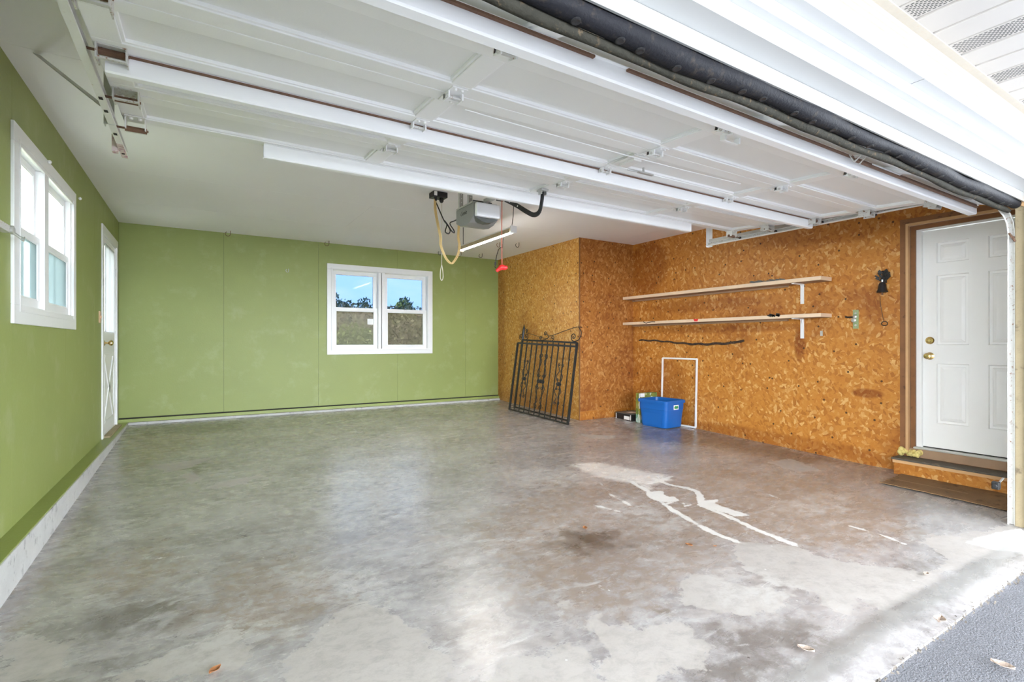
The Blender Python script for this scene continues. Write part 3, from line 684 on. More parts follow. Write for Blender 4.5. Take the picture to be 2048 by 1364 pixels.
w2 = structure('window_2', 'white twin double-hung window in the green back wall')
ring(MB(), 'back', 1.615, 3.305, .846, 2.215, .085, -.024, .0).build('casing', M['white'], w2, bevel=.004)
ring(MB(), 'back', 1.675, 3.245, .906, 2.155, .018, -.034, -.0245).build('casing_bead', M['white'], w2, bevel=.003)
ring(MB(), 'back', 1.685, 3.235, .915, 2.145, .016, .0, .13).build('jamb', M['white'], w2)
wbox(MB(), 'back', 2.392, 2.440, -.020, .12, .931, 2.129).build('mullion', M['white'], w2, bevel=.003)
wbox(MB(), 'back', 2.450, 2.498, -.020, .12, .931, 2.129).build('mullion', M['white'], w2, bevel=.003)
wbox(MB(), 'back', 2.440, 2.450, .0, .05, .931, 2.129).build('dark_gap', M['dark'], w2)
for a0, a1 in ((1.703, 2.390), (2.500, 3.217)):
    sash(w2, 'back', a0, a1, 1.50, 2.125, .062, .094, .052, M['glassback'])
    s_ = sash(w2, 'back', a0, a1, .932, 1.565, .026, .058, .052, M['glasslow'])
    if a0 < 2: wbox(MB(), 'back', 2.235, 2.325, .0365, .039, 1.31, 1.40).build('sticker', M['label'], s_)
    mb = MB(); wbox(mb, 'back', (a0+a1)/2-.03, (a0+a1)/2+.03, .012, .026, 1.55, 1.562); mb.build('sash_lock', M['white'], s_)

# door in the left wall: glazed top with lace curtain, crossbuck below
d1 = structure('door_1', 'white half-glazed door with crossbuck in the left wall')
mb = MB(); wbox(mb, 'left', 6.595, 6.685, -.014, 0, .031, 2.245); wbox(mb, 'left', 7.635, 7.725, -.014, 0, .031, 2.245); wbox(mb, 'left', 6.686, 7.634, -.014, 0, 2.155, 2.245)
mb.build('casing', M['white'], d1, bevel=.004)
ring(MB(), 'left', 6.68, 7.64, .03, 2.16, .02, .0, .13).build('jamb', M['white'], d1)
G0, G1, H0, H1 = 6.83, 7.49, 1.15, 2.06
mb = MB()
for (p0,p1,q0,q1) in cut((6.702, 7.618, .052, 2.138), [(G0,G1,H0,H1)]): wbox(mb, 'left', p0, p1, .008, .048, q0, q1)
slab = mb.build('slab', M['doorwhite'], d1)
wbox(MB(), 'left', G0, G1, .026, .030, H0, H1).build('pane', M['glassleft'], slab)
mb = MB()   # lace curtain hung inside the light, in soft folds
n = 60; vv = []
for i in range(n+1):
    y = G0-.01 + (G1-G0+.02)*i/n; off = .006*math.sin(i*1.05) + .003*math.sin(i*2.3)
    vv += [(XL+.002+off, y, H0-.01), (XL+.002+off, y, H1+.02), (XL+.0005+off, y, H0-.01), (XL+.0005+off, y, H1+.02)]
ff = []
for i in range(n):
    b_ = 4*i; ff += [(b_, b_+4, b_+5, b_+1), (b_+2, b_+3, b_+7, b_+6)]
mb.add(vv, ff); mb.build('curtain', M['curtain'], d1)
ring(MB(), 'left', 6.81, 7.51, .16, .90, .03, .0, .008).build('panel_moulding', M['white'], slab, bevel=.003)
mb = MB()
for s_ in (1, -1):
    a = Vector((XL-.004, 6.84, .53-s_*.34)); b_ = Vector((XL-.004, 7.48, .53+s_*.34))
    mb.bar(a, b_, .012, .07, up=(1,0,0)) if False else mb.obox((a+b_)/2, (b_-a).normalized(), Vector((1,0,0)), (b_-a).normalized().cross(Vector((1,0,0))), (b_-a).length/2, .006, .035)
mb.build('crossbuck', M['white'], slab, bevel=.002)
mb = MB(); mb.lathe([(.030,0),(.030,.006),(.012,.010),(.010,.035),(.024,.045),(.030,.058),(.026,.072),(.010,.078)], (XL-.008, 6.84, 1.02), (1,0,0), 18)
mb.build('knob', M['brass'], slab, smooth=True, label='brass door knob')
for z in (1.86, 1.12):
    wbox(MB(), 'left', 7.622, 7.634, -.004, .008, z-.045, z+.045).build('hinge', M['galv'], d1)
wbox(MB(), 'left', 6.70, 7.62, -.06, .02, .031, .045).build('threshold', M['jambwood'], d1)

# house door in the right wall: six raised panels, rough brown frame
d2 = structure('door_2', 'white six-panel house door with brass lock in a brown frame')
def frame3(mb, y0, y1, w, n0, n1, zb, zt):
    wbox(mb, 'right', y1, y1+w, n0, n1, zb, zt+w); wbox(mb, 'right', y0-w, y0, n0, n1, zb, zt+w); wbox(mb, 'right', y0, y1, n0, n1, zt, zt+w)
    return mb
frame3(MB(), 1.105, 2.088, .050, -.004, .03, -.04, 2.132).build('rough_frame', M['brownwood'], d2, bevel=.003)
frame3(MB(), 1.125, 2.068, .022, -.016, .03, -.02, 2.112).build('stop_strip', M['stopwood'], d2, bevel=.003)
frame3(MB(), 1.145, 2.030, .037, .031, .085, -.02, 2.074).build('inner_frame', M['brownwood'], d2)
frame3(MB(), 1.170, 1.990, .045, .055, .15, .02, 2.056).build('jamb', M['doorwhite'], d2, bevel=.003)
PN = []
for (y0, y1) in ((1.657, 1.886), (1.300, 1.530)):
    PN += [(y0,y1,1.748,1.936), (y0,y1,1.002,1.636), (y0,y1,.287,.832)]
mb = MB(); n0 = .080
for (p0,p1,q0,q1) in cut((1.173, 1.987, .060, 2.052), PN): wbox(mb, 'right', p0, p1, n0, n0+.04, q0, q1)
slab = mb.build('slab', M['doorwhite'], d2)
for (y0,y1,q0,q1) in PN:
    mb = MB()
    def lvl(i, n): return [(XR+n, y0+i, q0+i), (XR+n, y1-i, q0+i), (XR+n, y1-i, q1-i), (XR+n, y0+i, q1-i)]
    L = [(0,n0), (.006,n0+.016), (.024,n0+.016), (.030,n0+.010), (.052,n0+.002), (.0521,n0+.002)]
    vv = []; ff = []
    for i, n in L: vv += lvl(i, n)
    for k_ in range(len(L)-1):
        for j in range(4): ff.append((4*k_+j, 4*k_+(j+1)%4, 4*k_+4+(j+1)%4, 4*k_+4+j))
    e = 4*(len(L)-1); ff.append((e, e+1, e+2, e+3))
    mb.add(vv, ff); mb.build('raised_panel', M['doorwhite'], slab)
for z, kind in ((1.043, 'deadbolt'), (.900, 'knob')):
    mb = MB()
    if kind == 'deadbolt': mb.lathe([(.034,0),(.034,.004),(.027,.012),(.014,.014),(.012,.018)], (XR+n0, 1.935, z), (-1,0,0), 20)
    else: mb.lathe([(.034,0),(.034,.004),(.016,.010),(.012,.030),(.024,.040),(.029,.054),(.026,.066),(.013,.071),(.010,.071)], (XR+n0, 1.935, z), (-1,0,0), 20)
    mb.build(kind, M['brass'], slab, smooth=True, label='brass ' + kind)
wbox(MB(), 'right', 1.116, 2.074, .013, .158, -.0395, .040).build('threshold', M['woodunder'], d2, bevel=.004)
wbox(MB(), 'right', 1.145, 2.035, .0, .10, .0405, .056).build('threshold_plate', M['alum'], d2, bevel=.003)
wbox(MB(), 'right', 1.175, 1.985, .079, .081, .056, .064).build('sweep', M['dark'], d2)

# foam at the foot of the frame
mb = MB()
for i in range(26):
    c = Vector((XR-.015 + random.uniform(-.02,.03), 2.06 + random.uniform(-.075,.065), -.02 + random.uniform(0,.05)))
    r = random.uniform(.012, .026)
    mb.lathe([(r*.3,-r),(r*.85,-r*.5),(r,0),(r*.85,r*.5),(r*.3,r)], c, (random.random(),random.random(),1), 8)
tag(mb.build('expanding_foam', M['foam'], smooth=True), 'yellow expanding foam lump at the foot of the brown door frame', 'foam')

# step below the house door
st = thing('door_step', 'low wooden step with strand board front below the white house door', 'step', loc=(5.54, 1.6, -.19))
mb = MB(); mb.box(5.475, XR-.001, 1.10, 2.125, -.20, -.056); mb.build('riser', M['osb'], st)
mb = MB(); mb.box(5.458, XR-.001, 1.095, 2.14, -.055, -.038); mb.build('tread', M['tread'], st, bevel=.003)
mb = MB(); mb.box(5.462, 5.4745, 1.10, 2.13, -.082, -.056); mb.build('nosing_strip', M['stopwood'], st)
# fibre mat on the floor in front of it
mb = MB(); nn = 26; vv = []; ff = []
def edge(u, v):
    x = 4.93 + u*.535 + (.05*v if u < .5 else 0); y = 1.10 + v*.93 + .03*u
    return x + (random.uniform(-.008,.008) if u in (0,1) or v in (0,1) else 0), y + (random.uniform(-.008,.008) if v in (0,1) else 0)
for i in range(nn+1):
    for j in range(nn+1):
        x, y = edge(i/nn, j/nn); vv.append((x, y, -.183 + .002*math.sin(9*x+4*y)))
for i in range(nn):
    for j in range(nn):
        a = i*(nn+1)+j; ff.append((a, a+nn+1, a+nn+2, a+1))
mb.add(vv, ff); o = mb.build('floor_mat', M['cardboard'])
sol = o.modifiers.new('thickness', 'SOLIDIFY'); sol.thickness = .005; sol.offset = -1
tag(o, 'worn brown fibre mat lying before the wooden step', 'mat')

# light switch beside the left door
t = thing('light_switch', 'beige light switch plate on green wall beside left door', 'switch', loc=(XL, 6.48, 1.28))
mb = MB(); wbox(mb, 'left', 6.445, 6.525, -.008, 0, 1.222, 1.340); mb.build('plate', M['beige'], t, bevel=.003)
mb = MB(); wbox(mb, 'left', 6.478, 6.492, -.018, -.008, 1.268, 1.294); mb.build('toggle', M['beige'], t, bevel=.002)

# ================================================================== GARAGE DOOR (raised, seen from below)
gd = thing('garage_door', 'white sectional garage door raised flat overhead on its tracks', 'garage door', loc=(2.1, 2.3, 2.09))
DX0, DX1 = -.325, 4.525
COLS = [-.325, .90, 2.10, 3.30, 4.525]
PTS = [(1.130,1.925), (1.50,2.040), (1.93,2.062), (2.335,2.085), (2.75,2.108), (3.165,2.131)]
RAIL, STILE, TH = .085, .09, .036
HINGE = MB()
HINGE.box(-.034,.034,-.075,.075,-.0035,0)
HINGE.box(-.034,-.028,-.034,.020,-.030,-.0035); HINGE.box(.028,.034,-.034,.020,-.030,-.0035)
HINGE.box(-.034,.034,.004,.020,-.022,-.0036)
for yy in (-.06, .055):
    for xx in (-.015, .015): HINGE.lathe([(.007,0),(.006,-.006),(.002,-.008)], (xx,yy,-.0036), (0,0,1), 8)
HINGE.cur = 1
HINGE.tube([(-.040,-.016,-.020),(.040,-.016,-.020)], .0075, 8)
me_hinge = HINGE.mesh('hinge', [M['strut'], M['rustymetal']])
BRK = MB()     # end hinge with roller: backplate, cheeks, rusty barrel
BRK.add([(-.042,-.05,0),(.042,-.05,0),(.042,.03,0),(.018,.062,0),(-.018,.062,0),(-.042,.03,0),(-.042,-.05,-.004),(.042,-.05,-.004),(.042,.03,-.004),(.018,.062,-.004),(-.018,.062,-.004),(-.042,.03,-.004)],
        [(0,1,2,3,4,5),(6,11,10,9,8,7)] + [(i,6+i,6+(i+1)%6,(i+1)%6) for i in range(6)])
BRK.box(-.046,-.041,-.05,.03,-.052,0); BRK.box(.041,.046,-.05,.03,-.052,0); BRK.box(-.041,.041,-.048,-.030,-.050,-.044)
for xx, yy in ((-.02,.03),(.02,.03),(0,.045)): BRK.lathe([(.008,0),(.007,-.007),(.002,-.009)], (xx,yy,-.0042), (0,0,1), 8)
me_brk = BRK.mesh('roller_bracket', M['rustymetal'])
def roller_mesh(sgn):
    R = MB(); R.cur = 0
    R.tube([(-.044,-.012,-.030),(.044,-.012,-.030)], .013, 10)
    e_ = .085 if sgn < 0 else .130
    R.tube([(-sgn*.050,-.012,-.030),(sgn*e_,-.012,-.030)], .0052, 8)
    R.cur = 1
    R.lathe([(.008,-.006),(.013,-.005),(.013,.005),(.008,.006)], (sgn*(e_+.004),-.012,-.030), (1,0,0), 14)
    return R.mesh('roller', [M['rust'], M['black']])
me_rol = {s_: roller_mesh(s_) for s_ in (-1, 1)}
def basis(i):
    a = Vector((0,)+PTS[i]); b_ = Vector((0,)+PTS[i+1]); d = (b_-a); L = d.length; d.normalize()
    return a, b_, d, Vector((1,0,0)).cross(d), L
secs = []
for i in range(5):
    a, b_, d, nrm, L = basis(i)
    if nrm.z < 0: nrm = -nrm
    ax = Vector((1,0,0)); g = .002
    def part(mb, x0, x1, v0, v1, w0, w1):
        c = a + d*((v0+v1)/2) + nrm*((w0+w1)/2); c.x = (x0+x1)/2
        return mb.obox(c, ax, d, nrm, (x1-x0)/2, (v1-v0)/2, (w1-w0)/2)
    mb = MB()
    part(mb, DX0, DX1, g, RAIL, 0, TH); part(mb, DX0, DX1, L-RAIL, L-g, 0, TH)
    for k_, cx in enumerate(COLS):
        x0, x1 = (cx, cx+STILE) if k_ == 0 else (cx-STILE, cx) if k_ == 4 else (cx-STILE/2, cx+STILE/2)
        part(mb, x0, x1, RAIL, L-RAIL, 0, TH)
    sec = mb.build('door_section', M['doorwhite'], gd, bevel=.0035)
    secs.append(sec)
    for k_ in range(4):
        x0 = COLS[k_] + (STILE if k_ == 0 else STILE/2); x1 = COLS[k_+1] - (STILE if k_ == 3 else STILE/2)
        part(MB(), x0-.004, x1+.004, RAIL-.004, L-RAIL+.004, .019, .026).build('panel', M['panelwhite'], sec)
        mb = MB(); q = .011            # quarter bead round the panel
        for (u0,u1,v0,v1) in ((x0,x1,RAIL,RAIL+q),(x0,x1,L-RAIL-q,L-RAIL),(x0,x0+q,RAIL+q,L-RAIL-q),(x1-q,x1,RAIL+q,L-RAIL-q)):
            part(mb, u0, u1, v0, v1, .006, .0195)
        mb.build('panel_bead', M['strut'], sec, bevel=.002)
    if i < 4:
        # hinges across the joint at this section's back edge, and brackets with rollers at both ends
        ang = math.atan2(d.z, d.y)
        for cx in COLS[1:4]:
            inst('hinge', me_hinge, gd, Vector((cx, b_.y, b_.z-.001)) - gd.location, (ang,0,0))
        for s_, cx in ((-1, DX0+.055), (1, DX1-.055)):
            br = inst('roller_bracket', me_brk, gd, Vector((cx, b_.y-.004, b_.z-.001)) - gd.location, (ang,0,0))
            inst('roller', me_rol[s_], br, (0,0,min(.02, 2.07-(b_.z-.031))))
# top brackets: taller, reach down to the track
TB = MB(); TB.box(-.042,.042,-.055,.045,-.004,0); TB.box(-.042,-.037,-.03,.03,-.055,-.004); TB.box(.037,.042,-.03,.03,-.055,-.004); TB.box(-.042,.042,.018,.030,-.060,-.050)
TB.lathe([(.010,0),(.009,-.008),(.003,-.010)], (-.018,-.03,-.0042), (0,0,1), 8); TB.lathe([(.010,0),(.009,-.008),(.003,-.010)], (.018,-.03,-.0042), (0,0,1), 8)
me_tb = TB.mesh('top_bracket', M['trackw'])
for s_, cx in ((-1, DX0+.055), (1, DX1-.055)):
    br = inst('top_bracket', me_tb, gd, Vector((cx, 3.105, 2.126)) - gd.location, (.055,0,0), label='pressed steel top roller bracket')
    inst('roller', me_rol[s_], br, (0,.012,-.020))

def hat_strut(x0, x1, y, ztop, zbot, depth=.045):
    mb = MB()
    prof = [(y,ztop),(y,zbot+.006),(y+.006,zbot),(y+depth-.006,zbot),(y+depth,zbot+.006),(y+depth,ztop),(y+depth-.003,ztop),(y+depth-.003,zbot+.008),(y+depth-.008,zbot+.003),(y+.008,zbot+.003),(y+.003,zbot+.008),(y+.003,ztop)]
    mb.prism(prof, 'x', x0, x1)
    mb.box(x0, x1, y-.012, y+.001, ztop-.0025, ztop); mb.box(x0, x1, y+depth-.001, y+depth+.012, ztop-.0025, ztop)
    return mb
s1 = hat_strut(-.295, 4.50, 2.345, 2.084, 2.010).build('strut', M['strut'], gd)
mb = MB(); mb.box(-.29, 4.48, 2.330, 2.344, 2.0765, 2.0815); mb.build('rust_shade_line', M['rust'], s1)  # brown strip for rust and the flange's shadow at the joint
s2 = hat_strut(.30, 3.87, 3.105, 2.1255, 2.050).build('strut', M['strut'], gd)
s3 = hat_strut(-.31, 4.545, 1.275, 1.965, 1.905, .05).build('strut', M['strut'], gd)
mb = MB(); mb.box(-.3, 1.1, 1.262, 1.2745, 1.955, 1.9625); mb.box(1.25, 3.0, 1.262, 1.2745, 1.955, 1.9625); mb.box(3.35, 4.5, 1.262, 1.2745, 1.955, 1.9625); mb.build('rust_shade_line', M['rust'], s3)  # same brown for rust and shadow, in broken lengths
# a loose pencil-thin wire sagging along the second joint
mb = MB(); mb.tube([(1.0+2.0*i/12, 2.02+.0*i, 2.058-.012*math.sin(math.pi*i/12)) for i in range(13)], .0025, 6); mb.build('wire', M['strut'], gd)
# lock and lift handle
mb = MB(); mb.box(2.04,2.16,2.02,2.20,2.060,2.066); mb.box(2.07,2.13,2.05,2.17,2.046,2.060); mb.build('lock_plate', M['trackw'], gd, bevel=.003)
mb = MB(); mb.tube([(2.16,2.19,2.05),(2.25,2.15,2.035)], .006, 8); mb.tube([(2.25,2.15,2.035),(2.25,2.15,2.065)], .007, 8); mb.box(2.19,2.31,2.125,2.145,2.022,2.030); mb.build('lock_handle', M['galv'], gd)
mb = MB()
for x in (2.18, 2.29): mb.box(x-.006, x+.006, 1.545, 1.575, 2.012, 2.043)
mb.box(2.18, 2.29, 1.555, 1.572, 2.010, 2.016); mb.build('lift_handle', M['strut'], gd, bevel=.003)
# torsion rod behind the bottom strut on the last stretch
mb = MB(); mb.tube([(2.75,1.235,1.925),(4.40,1.235,1.925)], .008, 8); mb.build('rusty_rod', M['rust'], gd)
for x in (2.75, 2.80):
    mb = MB(); mb.tube([(x,1.235,1.915),(x+.01,1.21,1.94),(x-.01,1.25,1.95),(x,1.235,1.915)], .005, 6); mb.build('rod_clip', M['rustymetal'], gd)
# rubber seal along the bottom edge: fat wavy lobe and thinner olive lobe, studs along it
def wav(x): return .006*math.sin(2.1*x) + .005*math.sin(5.3*x+1) + .004*math.sin(11*x)
mb = MB(); mb2 = MB(); N = 120; pa = []; ra = []; pb = []; rb = []
for i in range(N+1):
    x = DX0-.03 + (DX1-DX0+.07)*i/N
    pa.append((x, 1.088 + .5*wav(x), 1.938 + .6*wav(x+.7))); ra.append(.036 + .5*wav(x*1.3+2))
    pb.append((x, 1.122 + .4*wav(x), 1.900 + .5*wav(x+.7))); rb.append(.017 + .25*wav(x*1.7))
mb.tube(pa, ra, 14); seal = mb.build('rubber_seal', M['rubber'], gd, smooth=True, label='fat black rubber bottom seal')
mb2.tube(pb, rb, 10); mb2.build('seal_lip', M['rubber2'], seal, smooth=True)
for i in range(26):
    mb = MB(); x = .55 + i*.155 + random.uniform(-.04,.04)
    k_ = min(N, max(0, int((x-DX0+.03)/(DX1-DX0+.07)*N))); p = Vector(pa[k_]); dv = Vector((0,-.15,-1)).normalized()
    mb.lathe([(.015,0),(.015,.003),(.011,.0045),(.005,.0035)], p + dv*(ra[k_]-.001), dv, 10)
    mb.build('seal_stud', M['black'], seal)

# ================================================================== TRACKS
def track(sgn, X, zb, y_end, label):
    t = thing('door_track', label, 'track', 'garage door tracks', loc=(X, 1.14, zb))
    path = [((1.114, z), (1,0)) for z in (zb, .6, 1.2, 1.76)]
    for k_ in range(1, 9):
        a = math.pi/2*k_/8
        path.append(((1.424-.31*math.cos(a), 1.76+.31*math.sin(a)), (math.cos(a), -math.sin(a))))
    for y in (2.0, 2.6, 3.1, y_end): path.append(((y, 2.07), (0,-1)))
    # profile (dx towards outside, dn along the inward normal); open side faces the door
    o_, w, th = .014*sgn, .018, .0022
    prof = [(-.014*sgn,-w),(o_,-w),(o_,w),(-.014*sgn,w),(-.014*sgn,w-th-.006),(-.014*sgn+sgn*th,w-th-.006),(-.014*sgn+sgn*th,w-th),(o_-sgn*th,w-th),(o_-sgn*th,-w+th),(-.014*sgn,-w+th)]
    mb = MB(); vv = []; ff = []; n = len(prof)
    for (p, nv) in path:
        for dx, dn in prof: vv.append((X+dx, p[0]+nv[0]*dn, p[1]+nv[1]*dn))
    mm = []
    for i in range(len(path)-1):
        for j in range(n): ff.append((i*n+j, i*n+(j+1)%n, (i+1)*n+(j+1)%n, (i+1)*n+j)); mm.append(1 if j in (5,6,7) else 0)  # inner web faces get darker steel to paint the shade inside
    ff.append(tuple(range(n))); ff.append(tuple((len(path)-1)*n+j for j in range(n))); mm += [0, 0]
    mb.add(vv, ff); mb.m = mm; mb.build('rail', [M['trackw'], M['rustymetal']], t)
    for z in (.15, .9, 1.6):   # wall brackets
        mb = MB(); mb.box(*sorted((X+o_, X+sgn*.035)), 1.098, 1.13, z-.03, z+.03); mb.build('bracket', M['galv'], t)
    mb = MB(); mb.box(*sorted((X+o_+sgn*.0005, X+o_+sgn*.0035)), 1.5, y_end-.02, 2.075, 2.125)
    mb.build('stiffening_angle', M['galv'], t)
    return t
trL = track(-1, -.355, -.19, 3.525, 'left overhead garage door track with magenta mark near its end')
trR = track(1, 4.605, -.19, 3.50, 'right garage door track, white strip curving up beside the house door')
mb = MB(); mb.bar((-.72,3.52,ZC-.004), (-0.375,2.95,2.10), .032, .003, up=(0,0,1)); mb.build('diagonal_brace', M['galv'], trL)
mb = MB(); mb.box(-0.385,-0.381,3.02,3.06,2.05,ZC); mb.box(-0.381,-0.345,3.02,3.023,2.05,ZC); mb.build('hanger', M['galv'], trL)
mb = MB(); mb.box(-0.395,-0.370,3.36,3.40,2.03,2.12); mb.build('end_plate', M['pinkpaint'], trL)
mb = MB(); mb.box(-0.369,-0.341,3.30,3.527,2.0496,2.0518); mb.build('marked_end', M['pinkpaint'], trL)
for y in (2.72, 2.86, 3.15, 3.45):
    mb = MB(); mb.box(-0.363,-0.349,y-.012,y+.012,2.0492,2.0516); mb.build('slot', M['dark'], trL)
mb = MB(); mb.box(4.62,4.624,3.44,3.49,2.04,ZC); mb.box(4.585,4.62,3.487,3.49,2.04,ZC); mb.build('hanger', M['strut'], trR)
for yb_ in (3.40, 3.33):
    mb = MB(); mb.lathe([(.010,0),(.010,.01),(.005,.014)], (4.617,yb_,2.07), (-1,0,0), 8); mb.build('bolt', M['galv'], trR)
mb = MB(); mb.tube([(4.585,1.1,1.72),(4.545,1.1,1.72)], .007, 8); mb.tube([(4.575,1.09,1.69),(4.575,1.12,1.75)], .006, 8); mb.build('pin', M['rust'], trR)
# head block where the jamb meets the rubber seal
mb = MB(); mb.obox((4.60,1.06,1.955), (1,0,0), (0,.8,.6), (0,-.6,.8), .028, .035, .03)
tag(mb.build('wood_block', M['stopwood'], bevel=.004), 'raw wood block at the top of the right jamb under the seal', 'wood block')
# safety sensor low on the right track
ts = thing('safety_sensor', 'small black safety sensor low beside the step', 'sensor', loc=(4.54,1.17,.06))
mb = MB(); mb.box(4.50,4.54,1.15,1.19,.045,.095); mb.build('body', M['black'], ts, bevel=.006)
mb = MB(); mb.lathe([(.014,0),(.014,.010),(.010,.012)], (4.50,1.17,.07), (-1,0,0), 12); mb.build('lens', M['black'], ts)
mb = MB(); mb.bar((4.54,1.17,.07),(4.588,1.15,.115), .012, .003); mb.build('bracket', M['galv'], ts)

# ================================================================== OPENER AND THINGS ON THE CEILING
def bez(pts, n=8):
    """Catmull-Rom through points"""
    P = [Vector(p) for p in pts]; out = []
    for i in range(len(P)-1):
        p0 = P[max(i-1,0)]; p1 = P[i]; p2 = P[i+1]; p3 = P[min(i+2,len(P)-1)]
        for k in range(n):
            t = k/n
            out.append(.5*((2*p1) + (p2-p0)*t + (2*p0-5*p1+4*p2-p3)*t*t + (3*p1-p0-3*p2+p3)*t**3))
    out.append(P[-1]); return out

op = thing('garage_door_opener', 'grey and white ceiling motor unit of the garage door opener', 'door opener', loc=(2.075,3.9,2.05))
mb = MB()   # grey chassis with bowed belly
prof = [(3.78,2.085),(3.86,2.050),(3.95,2.038),(4.04,2.050),(4.12,2.085),(4.12,2.205),(3.78,2.205)]
mb.prism(prof, 'x', 1.955, 2.195); mb.build('housing', M['grey'], op, bevel=.006)
mb = MB(); mb.prism([(1.965,2.080),(2.02,2.050),(2.075,2.040),(2.13,2.050),(2.185,2.080)], 'y', 3.762, 3.84); mb.build('belly_cover', M['darkgrey'], op, bevel=.003)
mb = MB(); mb.box(1.962,2.188,3.735,3.779,2.083,2.20); mb.build('light_lens', M['lens'], op, bevel=.012, label='white light cover')
mb = MB(); mb.box(1.955,2.195,3.80,4.12,2.206,2.22); mb.build('top_plate', M['galv'], op)
mb = MB(); mb.tube([(1.97+.02*i, 3.82, 2.228) for i in range(10)], .008, 8); mb.build('terminal_strip', M['black'], op)
for y in (3.88, 4.06):   # perforated hangers to the ceiling
    h = MB().box(1.962,1.995,y-.0015,y+.0015,2.20,ZC); h.box(1.9605,1.9635,y,y+.03,2.20,ZC); ho = h.build('hanger', M['galv'], op)
    h = MB()
    for k in range(8): h.lathe([(.006,0),(.006,.0006)], (1.979, y-.0022, 2.235+.035*k), (0,1,0), 10)
    h.build('slot_holes', M['white'], ho)['kind'] = 'stuff'
mb = MB(); mb.box(2.055,2.095,1.10,3.79,2.215,2.245); mb.build('rail', M['galv'], op)
mb = MB(); mb.box(2.045,2.105,3.42,3.56,2.175,2.214); mb.build('trolley', M['black'], op, bevel=.004)
mb = MB()
arm = bez([(2.075,3.46,2.165),(2.075,3.30,2.085),(2.075,3.14,1.995),(2.075,3.05,1.955),(2.075,2.985,1.965),(2.075,2.955,2.03),(2.075,2.945,2.095)], 6)
for a, b in zip(arm[:-1], arm[1:]): mb.bar(a, b + (b-a)*.15, .010, .034, up=(1,0,0)) if False else mb.obox((a+b)/2, (b-a).normalized(), (1,0,0), (b-a).normalized().cross(Vector((1,0,0))), (b-a).length*.6, .004, .017)
mb.build('arm', M['black'], op, label='black bent steel arm')
for i in (3,7):
    mb = MB(); mb.lathe([(.007,0),(.007,.001)], arm[i]+Vector((-.0042,0,0)), (-1,0,0), 10); mb.build('arm_hole', M['white'], op)
mb = MB(); mb.box(2.045,2.105,2.915,2.975,2.098,2.112); mb.box(2.052,2.058,2.925,2.965,2.075,2.098); mb.box(2.092,2.098,2.925,2.965,2.075,2.098); mb.build('door_bracket', M['galv'], op)
try:    # maker's name in dark script on the side
    cu = bpy.data.curves.new('lettering', 'FONT'); cu.body = 'Genie'; cu.size = .052; cu.extrude = .0004; cu.shear = .35; cu.align_x = 'CENTER'
    tmp = bpy.data.objects.new('lettering_tmp', cu); COL.objects.link(tmp)
    dg = bpy.context.evaluated_depsgraph_get(); dg.update()
    me = bpy.data.meshes.new_from_object(tmp.evaluated_get(dg)); bpy.data.objects.remove(tmp)
    me.materials.clear(); me.materials.append(M['black'])
    o = inst('lettering', me, op, Vector((1.9545,3.97,2.135)) - op.location, (math.pi/2, 0, -math.pi/2))
except Exception as e: print('lettering', e)
# release rope and red handle
rp_ = thing('release_rope', 'red emergency release rope with red handle hanging from opener', 'rope', loc=(2.075,3.52,1.62))
mb = MB(); mb.tube([(2.075,3.515,2.175),(2.074,3.516,1.9),(2.075,3.515,1.645)], .0035, 6); mb.build('rope', M['redrope'], rp_)
mb = MB(); mb.tube(bez([(2.035,3.535,1.600),(2.055,3.525,1.618),(2.075,3.515,1.632),(2.095,3.505,1.628),(2.115,3.495,1.635)],4), [.012,.013,.014,.015,.017,.019,.021,.022,.022,.022,.021,.020,.019,.018,.016,.014,.011], 10); mb.build('handle', M['red'], rp_, smooth=True)

# power outlet box and cables
ob = thing('ceiling_outlet', 'black outlet box on ceiling with cords plugged in', 'outlet', loc=(2.02,4.68,ZC))
mb = MB(); mb.box(1.95,2.10,4.62,4.74,ZC-.055,ZC-.0005); mb.build('box', M['black'], ob, bevel=.006)
mb = MB(); mb.box(1.955,1.985,4.612,4.6195,ZC-.048,ZC-.008); mb.build('cover_plate', M['label'], ob)
for xq, rq in ((1.985,.016),(2.05,.022)):
    mb = MB(); mb.lathe([(rq,0),(rq,.028),(rq*.5,.045)], (xq,4.66,ZC-.056), (0,0,-1), 10); mb.build('plug', M['black'], ob)
mb = MB(); mb.tube(bez([(1.985,4.66,2.43),(2.01,4.60,2.31),(2.03,4.55,2.215),(2.045,4.52,2.17),(2.02,4.50,2.10),(2.05,4.49,2.08),(2.07,4.50,2.12),(2.03,4.51,2.19),(2.02,4.52,2.21),(2.05,4.51,2.17),(2.075,4.48,2.11),(2.10,4.47,2.09),(2.10,4.48,2.12),(2.06,4.48,2.18),(2.09,4.42,2.20),(2.13,4.25,2.235),(2.08,4.05,2.26),(2.09,3.92,2.245)], 6), .0055, 6)
tag(mb.build('power_cord', M['black'], smooth=True), 'black coiled power cord between ceiling outlet and opener', 'cord')
mb = MB()
for dx in (0, .014):
    mb.tube(bez([(1.975+dx,4.66,2.45),(1.965+dx,4.63,2.33),(1.985+dx,4.62,2.20),(2.015+dx,4.62,2.07),(2.02+dx,4.62,1.98),(2.07+dx,4.62,1.87),(2.12+dx,4.62,1.82),(2.16+dx,4.64,1.83),(2.24+dx,4.70,1.92),(2.30+dx,4.78,2.03),(2.32+dx,4.85,2.14),(2.34+dx,4.88,2.26),(2.36+dx,4.90,ZC-.002)], 6), .007, 6)
tag(mb.build('yellow_cable', M['yellowcable'], smooth=True), 'pale yellow cable looping down below the ceiling outlet', 'cable')
pc = thing('pull_cord', 'cream pull cord hanging from ceiling with knotted loop', 'cord', loc=(2.62,5.9,1.75))
A = Vector((2.137, 4.85, 0))
